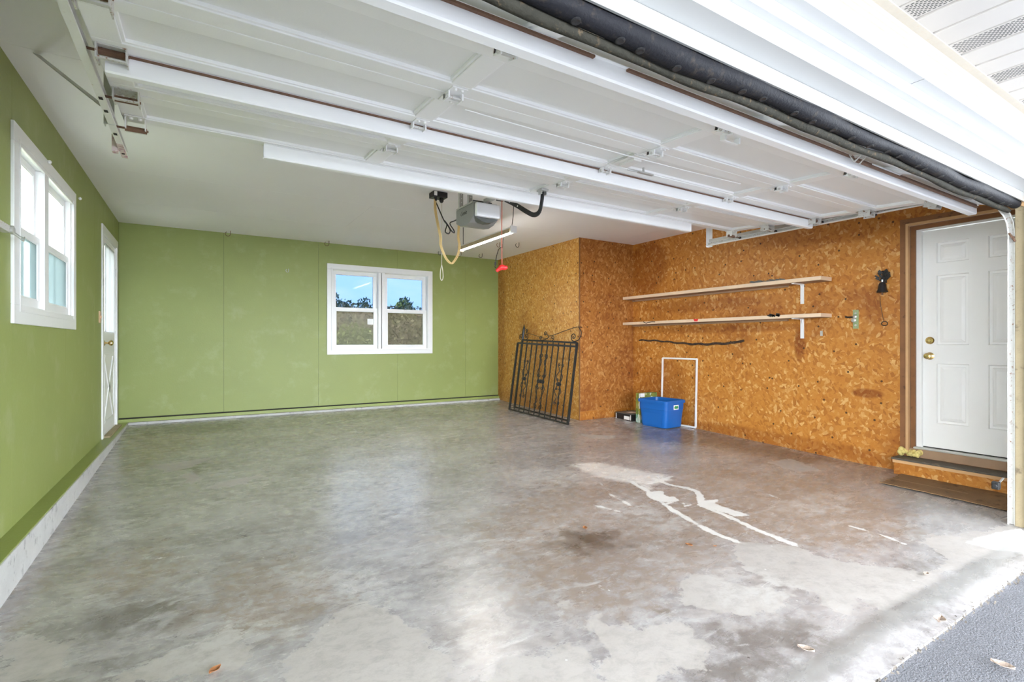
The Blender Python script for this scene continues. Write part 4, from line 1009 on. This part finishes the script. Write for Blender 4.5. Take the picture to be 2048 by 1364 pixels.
mb = MB(); mb.tube([(A.x,A.y,ZC),(A.x,A.y,1.83)], .003, 6); mb.tube(bez([(A.x,A.y,1.83),(A.x-.014,A.y,1.77),(A.x-.016,A.y,1.70),(A.x,A.y,1.67),(A.x+.014,A.y,1.70),(A.x+.012,A.y,1.77),(A.x,A.y,1.83)],4), .004, 6)
pc.location = (A.x, A.y, 1.67); mb.build('cord', M['cream'], pc)

# hanging fluorescent fitting
fx = thing('fluorescent_fitting', 'slim white and tan fluorescent shop light hanging from ceiling', 'light fixture', loc=(2.9,5.3,2.24))
mb = MB(); mb.prism([(2.872,2.2390),(2.872,2.275),(2.885,2.29),(2.915,2.29),(2.928,2.275),(2.928,2.2390)], 'y', 4.68, 5.96); mb.build('channel', M['white'], fx)
mb = MB(); mb.box(2.8655,2.8718,4.69,5.95,2.2265,2.270); mb.build('side_strip', M['tan'], fx)
mb = MB(); mb.box(2.862,2.938,4.655,4.6795,2.215,2.295); mb.build('end_cap', M['white'], fx, bevel=.006)
mb = MB(); mb.box(2.862,2.938,5.961,5.985,2.215,2.295); mb.build('end_cap', M['tan'], fx, bevel=.006)
for x in (2.887, 2.913):
    mb = MB(); mb.tube([(x,4.685,2.2295),(x,5.955,2.2295)], .008, 12); mb.build('tube', M['tube'], fx, smooth=True)
for q in ([(2.90,4.70,2.291),(2.905,4.68,2.40),(2.90,4.66,ZC)], [(2.90,5.90,2.291),(2.90,5.90,ZC)]):
    mb = MB(); mb.tube(q, .004, 6); mb.build('hanging_wire', M['black'], fx)

# screw hooks in the ceiling
def hook_mesh(mat, r=.030, stem=.045):
    mb = MB(); pts = [(0,0,0),(0,0,-stem)]
    for k in range(0, 11):
        a = math.radians(0 + k*24); pts.append((-r + r*math.cos(a), 0, -stem - r*math.sin(a)))
    mb.tube(pts, .0042, 6); return mb.mesh('ceiling_hook', mat)
me_hk = {'b': hook_mesh(M['iron']), 'r': hook_mesh(M['rust'])}
HK = [('b', 3.33,7.58, 'black ceiling hook nearest the window, right of its top corner'),
      ('r', 3.66,7.52, 'rusty ceiling hook behind the yellow cable loop'),
      ('b', 4.02,7.46, 'black ceiling hook just below the bungee cord'),
      ('r', 3.80,6.50, 'rusty ceiling hook between the bungee cord and red rope'),
      ('b', 4.05,6.36, 'black ceiling hook right of the red rope'),
      ('r', .345,7.72, 'rusty hook at top of back wall, far left of window'),
      ('r', 1.61,7.72, 'thin rusty hook above the top left corner of back window')]
for c_, x, y, lb in HK:
    o = inst('ceiling_hook', me_hk[c_], None, (x, y, ZC), (0,0,random.uniform(-.3,.3))); tag(o, lb, 'hook', 'screw hooks in the ceiling')
o = inst('wall_hook', hook_mesh(M['galv'], .022, .03), None, (1.086, YB-.012, 2.09), (0,0,.5)); tag(o, 'small steel hook on green back wall left of the window', 'hook')
mb = MB(); mb.tube(bez([(3.55,6.0,2.335),(3.50,6.0,2.32),(3.46,6.0,2.22),(3.44,6.0,2.12)],5), .006, 6); mb.tube([(3.44,6.0,2.125),(3.437,6.0,2.085)], .013, 8); mb.tube(bez([(3.437,6.0,2.085),(3.43,6.0,2.06),(3.445,6.0,2.05)],4), .005, 6); mb.tube([(3.55,6.0,2.335),(3.57,6.0,ZC)], .003, 6)
tag(mb.build('bungee_cord', M['black'], smooth=True), 'short black bungee cord hanging beside the fluorescent light', 'bungee cord')

# rusty arm with wire prongs on the left wall, cut by the frame edge
ra_ = thing('steel_bracket', 'rusty steel arm with wire prongs beside the left window', 'bracket', loc=(XL,3.2,1.58))
mb = MB(); mb.box(XL+.03,XL+.065,2.75,3.43,1.563,1.598); mb.build('arm', M['rustymetal'], ra_, bevel=.003)
for yq in (3.02, 2.78):
    mb = MB(); mb.box(XL+.0,XL+.03,yq,yq+.08,1.56,1.60); mb.build('stand_off', M['rustymetal'], ra_)
mb = MB(); mb.lathe([(.022,0),(.022,.01),(.012,.014)], (XL+.066,3.42,1.578), (1,0,0), 12); mb.build('pivot', M['galv'], ra_)
for dz in (0,.012):
    mb = MB(); mb.tube([(XL+.06,3.42,1.572+dz),(XL+.06,3.66,1.562+dz),(XL+.06,3.675,1.575+dz)], .003, 6); mb.build('prong', M['galv'], ra_)

# ================================================================== SHELVES ON THE RIGHT WALL
def shelf(z0, z1, lb, extra):
    t = thing('wall_shelf', lb, 'shelf', 'plank shelves on the right wall', loc=(5.53,4.1,z0))
    mb = MB(); mb.cur = 0; mb.box(5.42,XR-.002,2.745,BY-.002,z0,z1); mb.build('plank', M['wood'], t, bevel=.002)
    mb = MB(); mb.box(5.43,XR-.004,2.75,BY-.01,z0-.0015,z0-.0002); mb.build('dark_underside', M['woodunder'], t)  # darker brown sheet under the plank
    mb = MB(); mb.box(XR-.012,XR-.0005,3.03,3.065,z0-.22,z0-.005)
    mb.box(5.45,XR-.012,3.032,3.063,z0-.012,z0-.0018)
    mb.add([(XR-.012,3.045,z0-.012),(XR-.05,3.045,z0-.012),(XR-.012,3.045,z0-.07),(XR-.012,3.050,z0-.012),(XR-.05,3.050,z0-.012),(XR-.012,3.050,z0-.07)], [(0,1,2),(3,5,4),(0,3,4,1),(1,4,5,2),(2,5,3,0)])
    mb.build('bracket', M['white'], t)
    mb = MB(); mb.box(XR-.03,XR-.0008,3.2,BY-.01,z0-.022,z0-.002); mb.build('cleat', M['woodunder'], t)
    return t
su = shelf(1.670, 1.710, 'upper pine plank shelf with white bracket on strand board wall', 1)
sl = shelf(1.290, 1.328, 'lower pine plank shelf with red tape on its edge', 0)
mb = MB(); mb.add([(5.4195,4.32,1.329),(5.4195,4.24,1.329),(5.4195,4.255,1.298),(5.4195,4.30,1.298),(5.4185,4.32,1.329),(5.4185,4.24,1.329),(5.4185,4.255,1.298),(5.4185,4.30,1.298)], [(0,1,2,3),(4,7,6,5),(0,4,5,1),(1,5,6,2),(2,6,7,3),(3,7,4,0)]); mb.build('red_tape', M['red'], sl)
mb = MB()
for i in range(14):
    y = 3.18 + random.uniform(0,.12); mb.obox((5.425,y,1.322+random.uniform(-.006,.02)), (1,0,0), (0,1,.3), (0,-.3,1), .012, random.uniform(.006,.02), random.uniform(.004,.010))
tag(mb.build('clip_bundle', M['black']), 'black bundle of clips on front edge of the lower shelf', 'clips')
mb = MB()
mb.tube(bez([(5.417,5.18,1.325),(5.414,5.12,1.300),(5.414,5.10,1.31),(5.414,5.02,1.318),(5.414,4.96,1.315)],4), .005, 6)
tag(mb.build('wire_scrap', M['iron']), 'dark wire scrap hooked over the far end of lower shelf', 'wire')
mb = MB()
for i in range(26):
    y = 3.13 + .42*random.random(); mb.obox((5.44+random.random()*.03,y,1.716+random.uniform(-.004,.014)), (1,.2,0), (-.2,1,.2), (0,-.2,1), random.uniform(.004,.012), random.uniform(.01,.03), random.uniform(.003,.008))
o = mb.build('debris', M['darkgrey']); o['kind'] = 'stuff'; tag(o, 'grey dirt and debris on the near part of the upper shelf', 'debris')

# dark knotty stick hung under the shelves
mb = MB(); pts = []; rr = []
for i in range(40):
    y = 5.46 - 1.72*i/39; pts.append((XR-.020, y, 1.045 + .018*math.sin(i*.16+1) - .035*(i/39) + .006*math.sin(i*1.1) + (.03 if i > 36 else 0)*(i-36)/3)); rr.append(.009 + .005*abs(math.sin(i*1.7)) + (.003 if i > 20 else 0))
mb.tube(pts, rr, 7); tag(mb.build('stick', M['bark'], smooth=False), 'thin dark knotty stick fixed along the wall below the shelves', 'stick')
# pale green hasp, small catch, black bell tool, wire loop
hs = thing('hasp', 'pale green metal hasp with black hook on strand board wall', 'hasp', loc=(XR,2.516,1.26))
mb = MB(); mb.box(XR-.006,XR-.0005,2.49,2.542,1.165,1.355); mb.build('plate', M['verdigris'], hs, bevel=.002)
mb = MB()
for z in (1.20,1.32): mb.lathe([(.012,0),(.010,.006),(.004,.008)], (XR-.006,2.516,z), (-1,0,0), 10)
mb.lathe([(.022,0),(.022,.014),(.012,.02)], (XR-.006,2.53,1.25), (-1,0,0), 12); mb.lathe([(.018,0),(.018,.014),(.010,.02)], (XR-.006,2.52,1.285), (-1,0,0), 12); mb.build('bolt', M['alum'], hs, smooth=True)
mb = MB(); mb.tube([(XR-.015,2.54,1.282),(XR-.02,2.585,1.282),(XR-.02,2.605,1.288)], .008, 8); mb.build('hook', M['black'], hs)
mb = MB(); mb.box(XR-.010,XR-.0005,2.835,2.858,1.095,1.15); mb.box(XR-.018,XR-.010,2.84,2.853,1.10,1.12); tag(mb.build('wall_catch', M['galv']), 'tiny steel catch on the wall right of the lower shelf bracket', 'catch')
bt = thing('bell', 'black bell hanging from a leafy black bracket on strand board wall', 'bell', loc=(XR,2.26,1.60))
mb = MB()
for i in range(34):
    a = random.uniform(0,6.28); z = random.uniform(1.605,1.715); w = .045*(1-abs(z-1.655)/.085)+.01
    c = Vector((XR-.03-random.random()*.03, 2.258 + math.cos(a)*w, z)); d_ = Vector((random.uniform(-.4,.4), math.cos(a), .5+random.random()*.6)).normalized(); s_ = d_.cross(Vector((1,.1,0))).normalized()
    mb.obox(c, d_, s_, d_.cross(s_), random.uniform(.012,.026), random.uniform(.004,.009), .003)
mb.box(XR-.03,XR-.0005,2.245,2.272,1.60,1.70); mb.build('leaf_bracket', M['iron'], bt)
mb = MB(); mb.lathe([(.006,.10),(.020,.095),(.030,.075),(.036,.03),(.046,.004),(.048,0)], (XR-.055,2.262,1.508), (0,0,1), 16); mb.build('bell_body', M['black'], bt, smooth=True)
mb = MB(); mb.tube([(XR-.055,2.262,1.53),(XR-.055,2.262,1.485)], .008, 8); mb.build('clapper', M['rust'], bt)
mb = MB(); mb.tube([(XR-.055,2.262,1.60),(XR-.055,2.262,1.63)], .010, 8); mb.build('ring', M['galv'], bt)
wlp = thing('wire_hanger', 'thin rusty wire ending in a small ring below the bell', 'wire', loc=(XR,2.27,1.19))
mb = MB(); mb.tube(bez([(XR-.008,2.30,1.475),(XR-.012,2.292,1.38),(XR-.010,2.275,1.27),(XR-.010,2.268,1.235)],5), .003, 6); mb.build('wire', M['rust'], wlp)
mb = MB(); mb.tube([(XR-.010, 2.262+.026*math.cos(a*.4189), 1.208+.020*math.sin(a*.4189)) for a in range(15)], .004, 6, closed=True); mb.build('ring', M['iron'], wlp)
mb = MB(); mb.lathe([(.012,0),(.012,.004),(.004,.006)], (XR-.0005,5.36,1.19), (-1,0,0), 10); tag(mb.build('round_knob', M['rust']), 'small dark round knob on wall under the far end of lower shelf', 'knob')

# ================================================================== BOXES, TUB, FRAME
fl_ = lambda y: floor_z(y)
# blue tub
def rrect(hx, hy, r, n=5):
    out = []
    for (cx, cy, a0) in ((hx-r,hy-r,0),(-hx+r,hy-r,90),(-hx+r,-hy+r,180),(hx-r,-hy+r,270)):
        for k in range(n+1):
            a = math.radians(a0+90*k/n); out.append((cx+r*math.cos(a), cy+r*math.sin(a)))
    return out
tb = thing('storage_tub', 'blue plastic storage tub without lid on concrete floor', 'storage tub', loc=(5.352,4.79,fl_(4.79)+.0), rot=(0,0,.07))
def loft(levels, close_bottom=True):
    mb = MB(); vv = []; n = None
    for (hx,hy,r,z) in levels:
        p = rrect(hx,hy,r); n = len(p); vv += [(x,y,z) for x,y in p]
    ff = []
    for i in range(len(levels)-1):
        for j in range(n): ff.append((i*n+j, i*n+(j+1)%n, (i+1)*n+(j+1)%n, (i+1)*n+j))
    ff.append(tuple(range(n))[::-1])
    if close_bottom: ff.append(tuple((len(levels)-1)*n+j for j in range(n)))
    mb.add(vv, ff); return mb
# outer shell down the outside, over the rim and back inside
loft([(.172,.205,.05,.004),(.178,.212,.05,.03),(.188,.222,.05,.232),(.197,.232,.05,.240),(.199,.235,.05,.322),(.200,.236,.05,.326),(.214,.252,.055,.327),(.216,.254,.055,.358),(.210,.248,.055,.366),(.200,.238,.05,.362),(.194,.231,.05,.25),(.170,.205,.045,.012)]).build('body', M['blue'], tb, smooth=True, local=True)
mb = MB(); mb.box(-.188,-.1835,-.15,.16,.03,.225); mb.build('side_recess', M['blue'], tb, local=True, bevel=.002)
mb = MB(); mb.box(-.05,.05,-.2405,-.2365,.245,.305); lbp = mb.build('label', M['label'], tb, local=True)
mb = MB(); mb.add([(-.038,-.2412,.258),(.03,-.2412,.256),(.042,-.2412,.275),(.028,-.2412,.296),(.0,-.2412,.290),(-.02,-.2412,.298),(-.042,-.2412,.280),(-.038,-.2406,.258),(.03,-.2406,.256),(.042,-.2406,.275),(.028,-.2406,.296),(.0,-.2406,.290),(-.02,-.2406,.298),(-.042,-.2406,.280)],
   [tuple(range(7)), tuple(range(7,14))[::-1]] + [(i,7+i,7+(i+1)%7,(i+1)%7) for i in range(7)]); mb.build('print', M['labelgreen'], lbp, local=True)

# printed carton standing behind the tub
def carton_mat():
    m, nt, ns, ls, b = newmat('green_leaf_printed_carton')
    P = wpos(ns); v = N_(ns, 'TexVoronoi', i_Scale=26.0); ls.new(mapped(ns, ls, P, (1,1,.6), (.3,.2,.5)), v.inputs['Vector'])
    r = N_(ns, 'ValToRGB'); e = r.color_ramp.elements
    e[0].color = (.02,.10,.03,1); e[1].color = (.05,.22,.14,1); e.new(.7).color = (.35,.33,.05,1); e.new(.85).color = (.7,.8,.75,1)
    s = N_(ns, 'SeparateXYZ'); ls.new(v.outputs['Color'], s.inputs[0]); ls.new(s.outputs[0], r.inputs['Fac']); ls.new(r.outputs['Color'], b.inputs['Base Color'])
    b.inputs['Roughness'].default_value = .45; return m
M['carton'] = carton_mat()
ct = thing('printed_carton', 'green leaf-printed carton standing upright behind the blue tub', 'carton', loc=(5.40,5.10,fl_(5.1)))
zb = fl_(5.1); mb = MB(); mb.box(5.232,5.57,5.065,5.145,zb+.001,.315); mb.build('carton_body', M['carton'], ct, bevel=.002)
mb = MB(); mb.box(5.234,5.32,5.0635,5.0648,.262,.312); mb.box(5.2308,5.2318,5.067,5.085,.10,.312); mb.build('white_panel', M['label'], ct)
# black box with white label
bx_ = thing('black_box', 'black shallow box with white label on floor in the corner', 'box', loc=(5.37,5.38,fl_(5.38)))
zb = fl_(5.2)+.001
mb = MB(); mb.box(5.215,5.55,5.215,5.53,zb,zb+.092); mb.build('carton_body', M['black'], bx_, bevel=.003)
mb = MB(); mb.box(5.212,5.553,5.212,5.533,zb+.0925,zb+.101); mb.build('lid', M['darkgrey'], bx_, bevel=.002)
for q in ((5.213,5.2145,5.25,5.36,zb+.012,zb+.062),(5.212,5.2145,5.223,5.236,zb+.01,zb+.085),(5.212,5.2145,5.516,5.528,zb+.01,zb+.085),(5.30,5.42,5.30,5.42,zb+.1012,zb+.1018)):
    mb = MB(); mb.box(*q); mb.build('sticker', M['label'], bx_)

# white picture-frame moulding leaning on the wall
wfm = thing('empty_frame', 'empty white rectangular frame leaning on the wall behind the tub', 'frame', loc=(5.6,4.72,fl_(4.72)))
y0, y1, zt = 4.425, 5.01, .805
fb = lambda z: 5.600 + .026*(z+.11)/.915
def fbar(a, b):
    mb = MB(); a, b = Vector(a), Vector(b); d_ = (b-a).normalized(); mb.obox((a+b)/2, d_, (1,0,-.03), Vector((1,0,-.03)).cross(d_), (b-a).length/2, .008, .011); return mb
for a, b in (((y0,-.103),(y0,zt)), ((y1,-.103),(y1,zt)), ((y0,zt),(y1,zt)), ((y0,-.103),(y1,-.103))):
    fbar((fb(a[1]),a[0],a[1]), (fb(b[1]),b[0],b[1])).build('bar', M['white'], wfm)

# ================================================================== WROUGHT IRON GATES
def spiral(c, r, turns, a0, sgn, axy, axz, n=26, r1=.15):
    out = []
    for k in range(n+1):
        t = k/n; a = a0 + sgn*turns*2*math.pi*t; q = r*(1-(1-r1)*t)
        out.append(Vector(c) + Vector(axy)*(q*math.cos(a)) + Vector(axz)*(q*math.sin(a)))
    return out
def gate(base0, base1, top_dx, H, lb, scroll, nb=11):
    """base0 (far) -> base1 (near) on the floor, leaning by top_dx towards +x over height H"""
    a, b = Vector(base0), Vector(base1); L = (b-a).length; e = (b-a)/L
    up = Vector((top_dx, 0, H)).normalized(); HH = math.hypot(top_dx, H)
    nrm = e.cross(up).normalized()
    t = thing('iron_gate', lb, 'gate', 'wrought iron gates leaning on the corner wall', loc=tuple(a))
    P = lambda u, w, o_=0: a + e*(u*L) + up*(w*HH) + nrm*o_
    def rod(p, q, r, name): 
        mb = MB(); d_ = (q-p).normalized(); mb.obox((p+q)/2, d_, nrm, nrm.cross(d_), (q-p).length/2, r, r); return mb.build(name, M['iron'], t)
    rod(P(0,.012), P(1,.012), .010, 'bottom_rail'); rod(P(0,1), P(1,1), .012, 'top_rail')
    rod(P(0,.0), P(0,1), .013, 'post'); rod(P(1,0), P(1,1), .013, 'post')
    for k in range(1, nb):
        rod(P(k/nb,.02), P(k/nb,.99), .0058, 'bar')
    def orn(u, w0, w1, wid, name):
        mb = MB(); ex, ez = e, up
        hw = wid
        for s_ in (-1, 1):
            top = P(u, w1) + e*(s_*hw*.45); bot = P(u, w0) + e*(s_*hw*.45); mid = P(u,(w0+w1)/2)
            mb.tube(spiral(top, hw*.38, 1.3, -math.pi/2 if s_ > 0 else -math.pi/2, s_, ex, ez), .0055, 6)
            mb.tube(spiral(bot, hw*.38, 1.3, math.pi/2, -s_, ex, ez), .0055, 6)
            mb.tube(bez([top - up*hw*.38, P(u,w1-.09)+e*(s_*hw*.25), P(u,.5*(w0+w1)+.10)+e*(s_*hw*.9), P(u,.5*(w0+w1))+e*(s_*hw*.3), P(u,.5*(w0+w1)-.10)+e*(s_*hw*.9), P(u,w0+.09)+e*(s_*hw*.25), bot + up*hw*.38], 5), .0055, 6)
            for ww in (.38,.5,.62):
                mb.tube(spiral(P(u, w0+(w1-w0)*ww) + e*(s_*hw*.5), hw*.30, 1.2, math.pi/2*(1+s_), s_, ex, ez), .0055, 6)
        mb.lathe([(.004,-.02),(.026,-.012),(.030,0),(.026,.012),(.004,.02)], P(u,.5*(w0+w1)), nrm, 10)
        mb.build(name, M['iron'], t)
    if not scroll: orn(.5, .14, .84, .12, 'centre_scroll'); orn(.205, .24, .74, .075, 'side_scroll'); orn(.795, .24, .74, .075, 'side_scroll')
    if scroll:
        mb = MB(); mb.tube([P(0,1), P(0,1.10), P(0,1.17), P(0,1.23)], [.018,.024,.020,.004], 8); mb.build('finial', M['iron'], t)
        mb = MB()
        mb.tube(spiral(P(.07,1.055), .055, 1.4, -math.pi/2, 1, e, up), .006, 6); mb.tube(spiral(P(-.04,1.05), .05, 1.4, -math.pi/2, -1, e, up), .006, 6); mb.tube(spiral(P(.06,1.14), .03, 1.2, -math.pi/2, 1, e, up), .006, 6)
        mb.tube(bez([P(.06,1.11), P(.22,1.08), P(.36,1.05), P(.5,1.03)],6), .004, 6)
        mb.tube(spiral(P(.36,1.04), .035, 1.2, 0, 1, e, up), .006, 6); mb.tube(bez([P(.36,1.01),P(.44,1.02),P(.51,1.06),P(.46,1.10)],5), .006, 6); mb.tube(spiral(P(.44,1.10), .04, 1.2, 0, 1, e, up), .006, 6); mb.tube(spiral(P(.58,1.05), .04, 1.3, -math.pi/2, 1, e, up), .006, 6)
        mb.tube(bez([P(.5,1.07), P(.60,1.09), P(.75,1.14), P(.90,1.185), P(1.0,1.205), P(1.05,1.195)],6), .005, 6)
        mb.tube(bez([P(1.0,1.20), P(1.05,1.13), P(1.02,1.04), P(.93,1.01)],6), .007, 6); mb.tube(spiral(P(.935,1.075), .06, 1.4, -math.pi/2, -1, e, up), .007, 6)
        mb.build('top_scroll', M['iron'], t)
    return t
gate((4.15,6.80,fl_(6.8)+.004), (4.215,5.40,fl_(5.4)+.004), .16, 1.055, 'front black wrought iron gate with plain top rail leaning forward', False, 11)
gate((4.34,6.95,fl_(6.95)+.004), (4.37,5.58,fl_(5.58)+.004), .155, 1.10, 'rear black wrought iron gate with scrolled top and pointed finial', True, 10)

# ================================================================== LITTER
def leaf(x, y, z, s, rz, mat, lb, curl=.4):
    mb = MB(); n = 7; vv = []; ff = []
    for i in range(n+1):
        t = i/n; w = s*.32*math.sin(math.pi*min(1,.06+t*.94))
        for k in (-1,0,1): vv.append((s*(t-.5), k*w, .004 + s*curl*(abs(k)*.35 + (t-.5)**2*.6)))
    for i in range(n):
        for k in range(2): a = i*3+k; ff.append((a, a+3, a+4, a+1))
    mb.add(vv, ff); o = mb.build('fallen_leaf', mat); o.location = (x,y,z); o.rotation_euler = (0,0,rz)
    sol = o.modifiers.new('thickness','SOLIDIFY'); sol.thickness = .0015
    tag(o, lb, 'leaf')
leaf(0.047, 2.157, -0.1900, 0.050, 0.71, M['deadleaf'], 'curled rusty brown leaf on the pale concrete near the camera')
leaf(2.614, 0.658, -0.2220, 0.070, 1.63, M['paleleaf'], 'pale curled dry leaf lying on the asphalt')
leaf(2.126, 2.540, -0.1876, 0.050, 1.11, M['deadleaf'], 'dark brown leaf scrap just behind the oil stain')
leaf(2.479, 2.007, -0.1900, 0.045, 1.81, M['deadleaf'], 'dark curled leaf right of the oil stain')
leaf(2.025, 1.081, -0.1900, 0.060, 1.88, M['paleleaf'], 'pale sliver of dry leaf on concrete near the asphalt')
leaf(2.735, 0.890, -0.1900, 0.070, 0.20, M['paleleaf'], 'pale dry leaf on the concrete apron edge')
leaf(3.221, 1.106, -0.1900, 0.040, 0.04, M['paleleaf'], 'tiny pinkish leaf scrap on the scoured concrete patch')
leaf(2.598, 1.916, -0.1900, 0.020, 2.51, M['deadleaf'], 'small dark crumb on concrete left of the paint line end')

# ================================================================== GARDEN SEEN THROUGH THE BACK WINDOW
def leafmat(name, c, c2):
    m, nt, ns, ls, b = newmat(name)
    oi = N_(ns, 'NewGeometry')
    n = noise(ns, ls, oi.outputs['Position'], 2.2, 3, .6)
    ls.new(mixc(ns, ls, smooth(ns, ls, n.outputs['Fac'], .35, .65), c, c2), b.inputs['Base Color']); b.inputs['Roughness'].default_value = .7
    return m
M['hedge'] = leafmat('brown_green_hedge_leaves', (.33,.26,.17,1), (.33,.30,.15,1))
M['bush'] = leafmat('yellow_green_bush_leaves', (.27,.30,.09,1), (.36,.37,.15,1))
M['tree'] = leafmat('dark_evergreen_leaves', (.13,.17,.12,1), (.20,.24,.15,1))
M['forsythia'] = leafmat('bright_yellow_blossom', (.70,.66,.10,1), (.85,.80,.2,1))
def foliage(name, c, rad, n, size, mat, parent=None, seed=1, flat=1.0):
    rnd = random.Random(seed); vv = []; ff = []
    for i in range(n):
        while True:
            p = Vector((rnd.uniform(-1,1), rnd.uniform(-1,1), rnd.uniform(-1,1)))
            if .25 < p.length < 1: break
        p = Vector((p.x*rad[0], p.y*rad[1], p.z*rad[2])) + Vector(c)
        u = Vector((rnd.gauss(0,1), rnd.gauss(0,1), rnd.gauss(0,1))).normalized(); w = u.cross(Vector((rnd.random(), rnd.random(), rnd.random()))).normalized()
        s = size*rnd.uniform(.6,1.4); b = len(vv)
        vv += [p-u*s, p+w*s*.5, p+u*s, p-w*s*.5]; ff.append((b,b+1,b+2,b+3))
    mb = MB(); mb.add(vv, ff)
    me = bpy.data.meshes.new(name); me.from_pydata([tuple(v) for v in mb.v], [], mb.f); me.materials.append(mat); me.update()
    o = bpy.data.objects.new(name, me); COL.objects.link(o)
    if parent is not None:
        T = parent.location.copy(); me.transform(Matrix.Translation(-T)); o.parent = parent
    return o
def shrub(name, lb, cat, c, rad, n, size, mat, seed, trunk=True):
    t = thing(name, lb, cat, loc=(c[0], c[1], -.15))
    o = foliage('foliage', c, rad, n, size, mat, t, seed)
    mb = MB(); top = c[2]
    mb.tube([(c[0],c[1],-.15),(c[0]+.05,c[1],top*.5),(c[0]-.03,c[1]+.05,top)], [.08,.06,.02], 7)
    for k in range(5):
        a = k*1.3; mb.tube([(c[0],c[1],top*.45),(c[0]+rad[0]*.5*math.cos(a),c[1]+rad[1]*.5*math.sin(a),top+rad[2]*.4)], [.035,.01], 5)
    mb.build('trunk', M['bark'], t)
hg = thing('hedge', 'tall brown-green hedge closing the garden behind the window', 'hedge', loc=(7.5,20,-.15))
rnd = random.Random(11); vv = []; ff = []
for i in range(16000):
    p = Vector((rnd.uniform(1.5,14), 20+rnd.uniform(-.5,.5), rnd.uniform(-.15,2.45) + .12*math.sin(i*.37)))
    u = Vector((rnd.gauss(0,1), rnd.gauss(0,1), rnd.gauss(0,1))).normalized(); w = u.cross(Vector((rnd.random(), rnd.random(), rnd.random()))).normalized()
    s_ = .085*rnd.uniform(.6,1.4); b = len(vv); vv += [p-u*s_, p+w*s_*.5, p+u*s_, p-w*s_*.5]; ff.append((b,b+1,b+2,b+3))
me = bpy.data.meshes.new('foliage'); me.from_pydata([tuple(v-hg.location) for v in vv], [], ff); me.materials.append(M['hedge']); me.update()
inst('foliage', me, hg)['kind'] = 'stuff'
mb = MB(); mb.box(1.6,13.9,19.8,20.2,-.15,2.25); mb.build('hedge_core', M['hedge'], hg)
shrub('bush', 'yellow-green bush in front of the hedge seen through left pane', 'bush', (3.55,14.0,.72), (.75,.6,.85), 1500, .07, M['bush'], 5)
mb = MB(); mb.box(-2,14,18.0,18.06,.62,.68)
for x in range(-2,15,2): mb.box(x-.03,x+.03,18.0,18.06,-.15,.66)
tag(mb.build('fence_rail', M['white']), 'white rail fence crossing in front of the hedge', 'fence')
TT = [(4.95,24,3.0,.55,.5,'tree'),(5.9,25,2.8,.5,.35,'tree'),(6.9,25,2.85,.45,.4,'tree'),(8.6,24,2.8,.5,.5,'tree'),(9.25,26,2.95,.42,.48,'forsythia'),(10.25,17,2.4,.5,1.6,'tree')]
LB = ['dark tree top above hedge at left pane edge','low dark tree top above hedge in left pane','small dark tree top near the mullion in left pane','dark tree top low in the right pane','bright yellow flowering tree top in the right pane','dark tree at right edge of the right pane']
for i, (x,y,z,r,rz,mt) in enumerate(TT):
    shrub('tree', LB[i], 'tree', (x,y,z), (r,r,rz), 150 if mt == 'tree' else 400, .08, M[mt], 50+i)
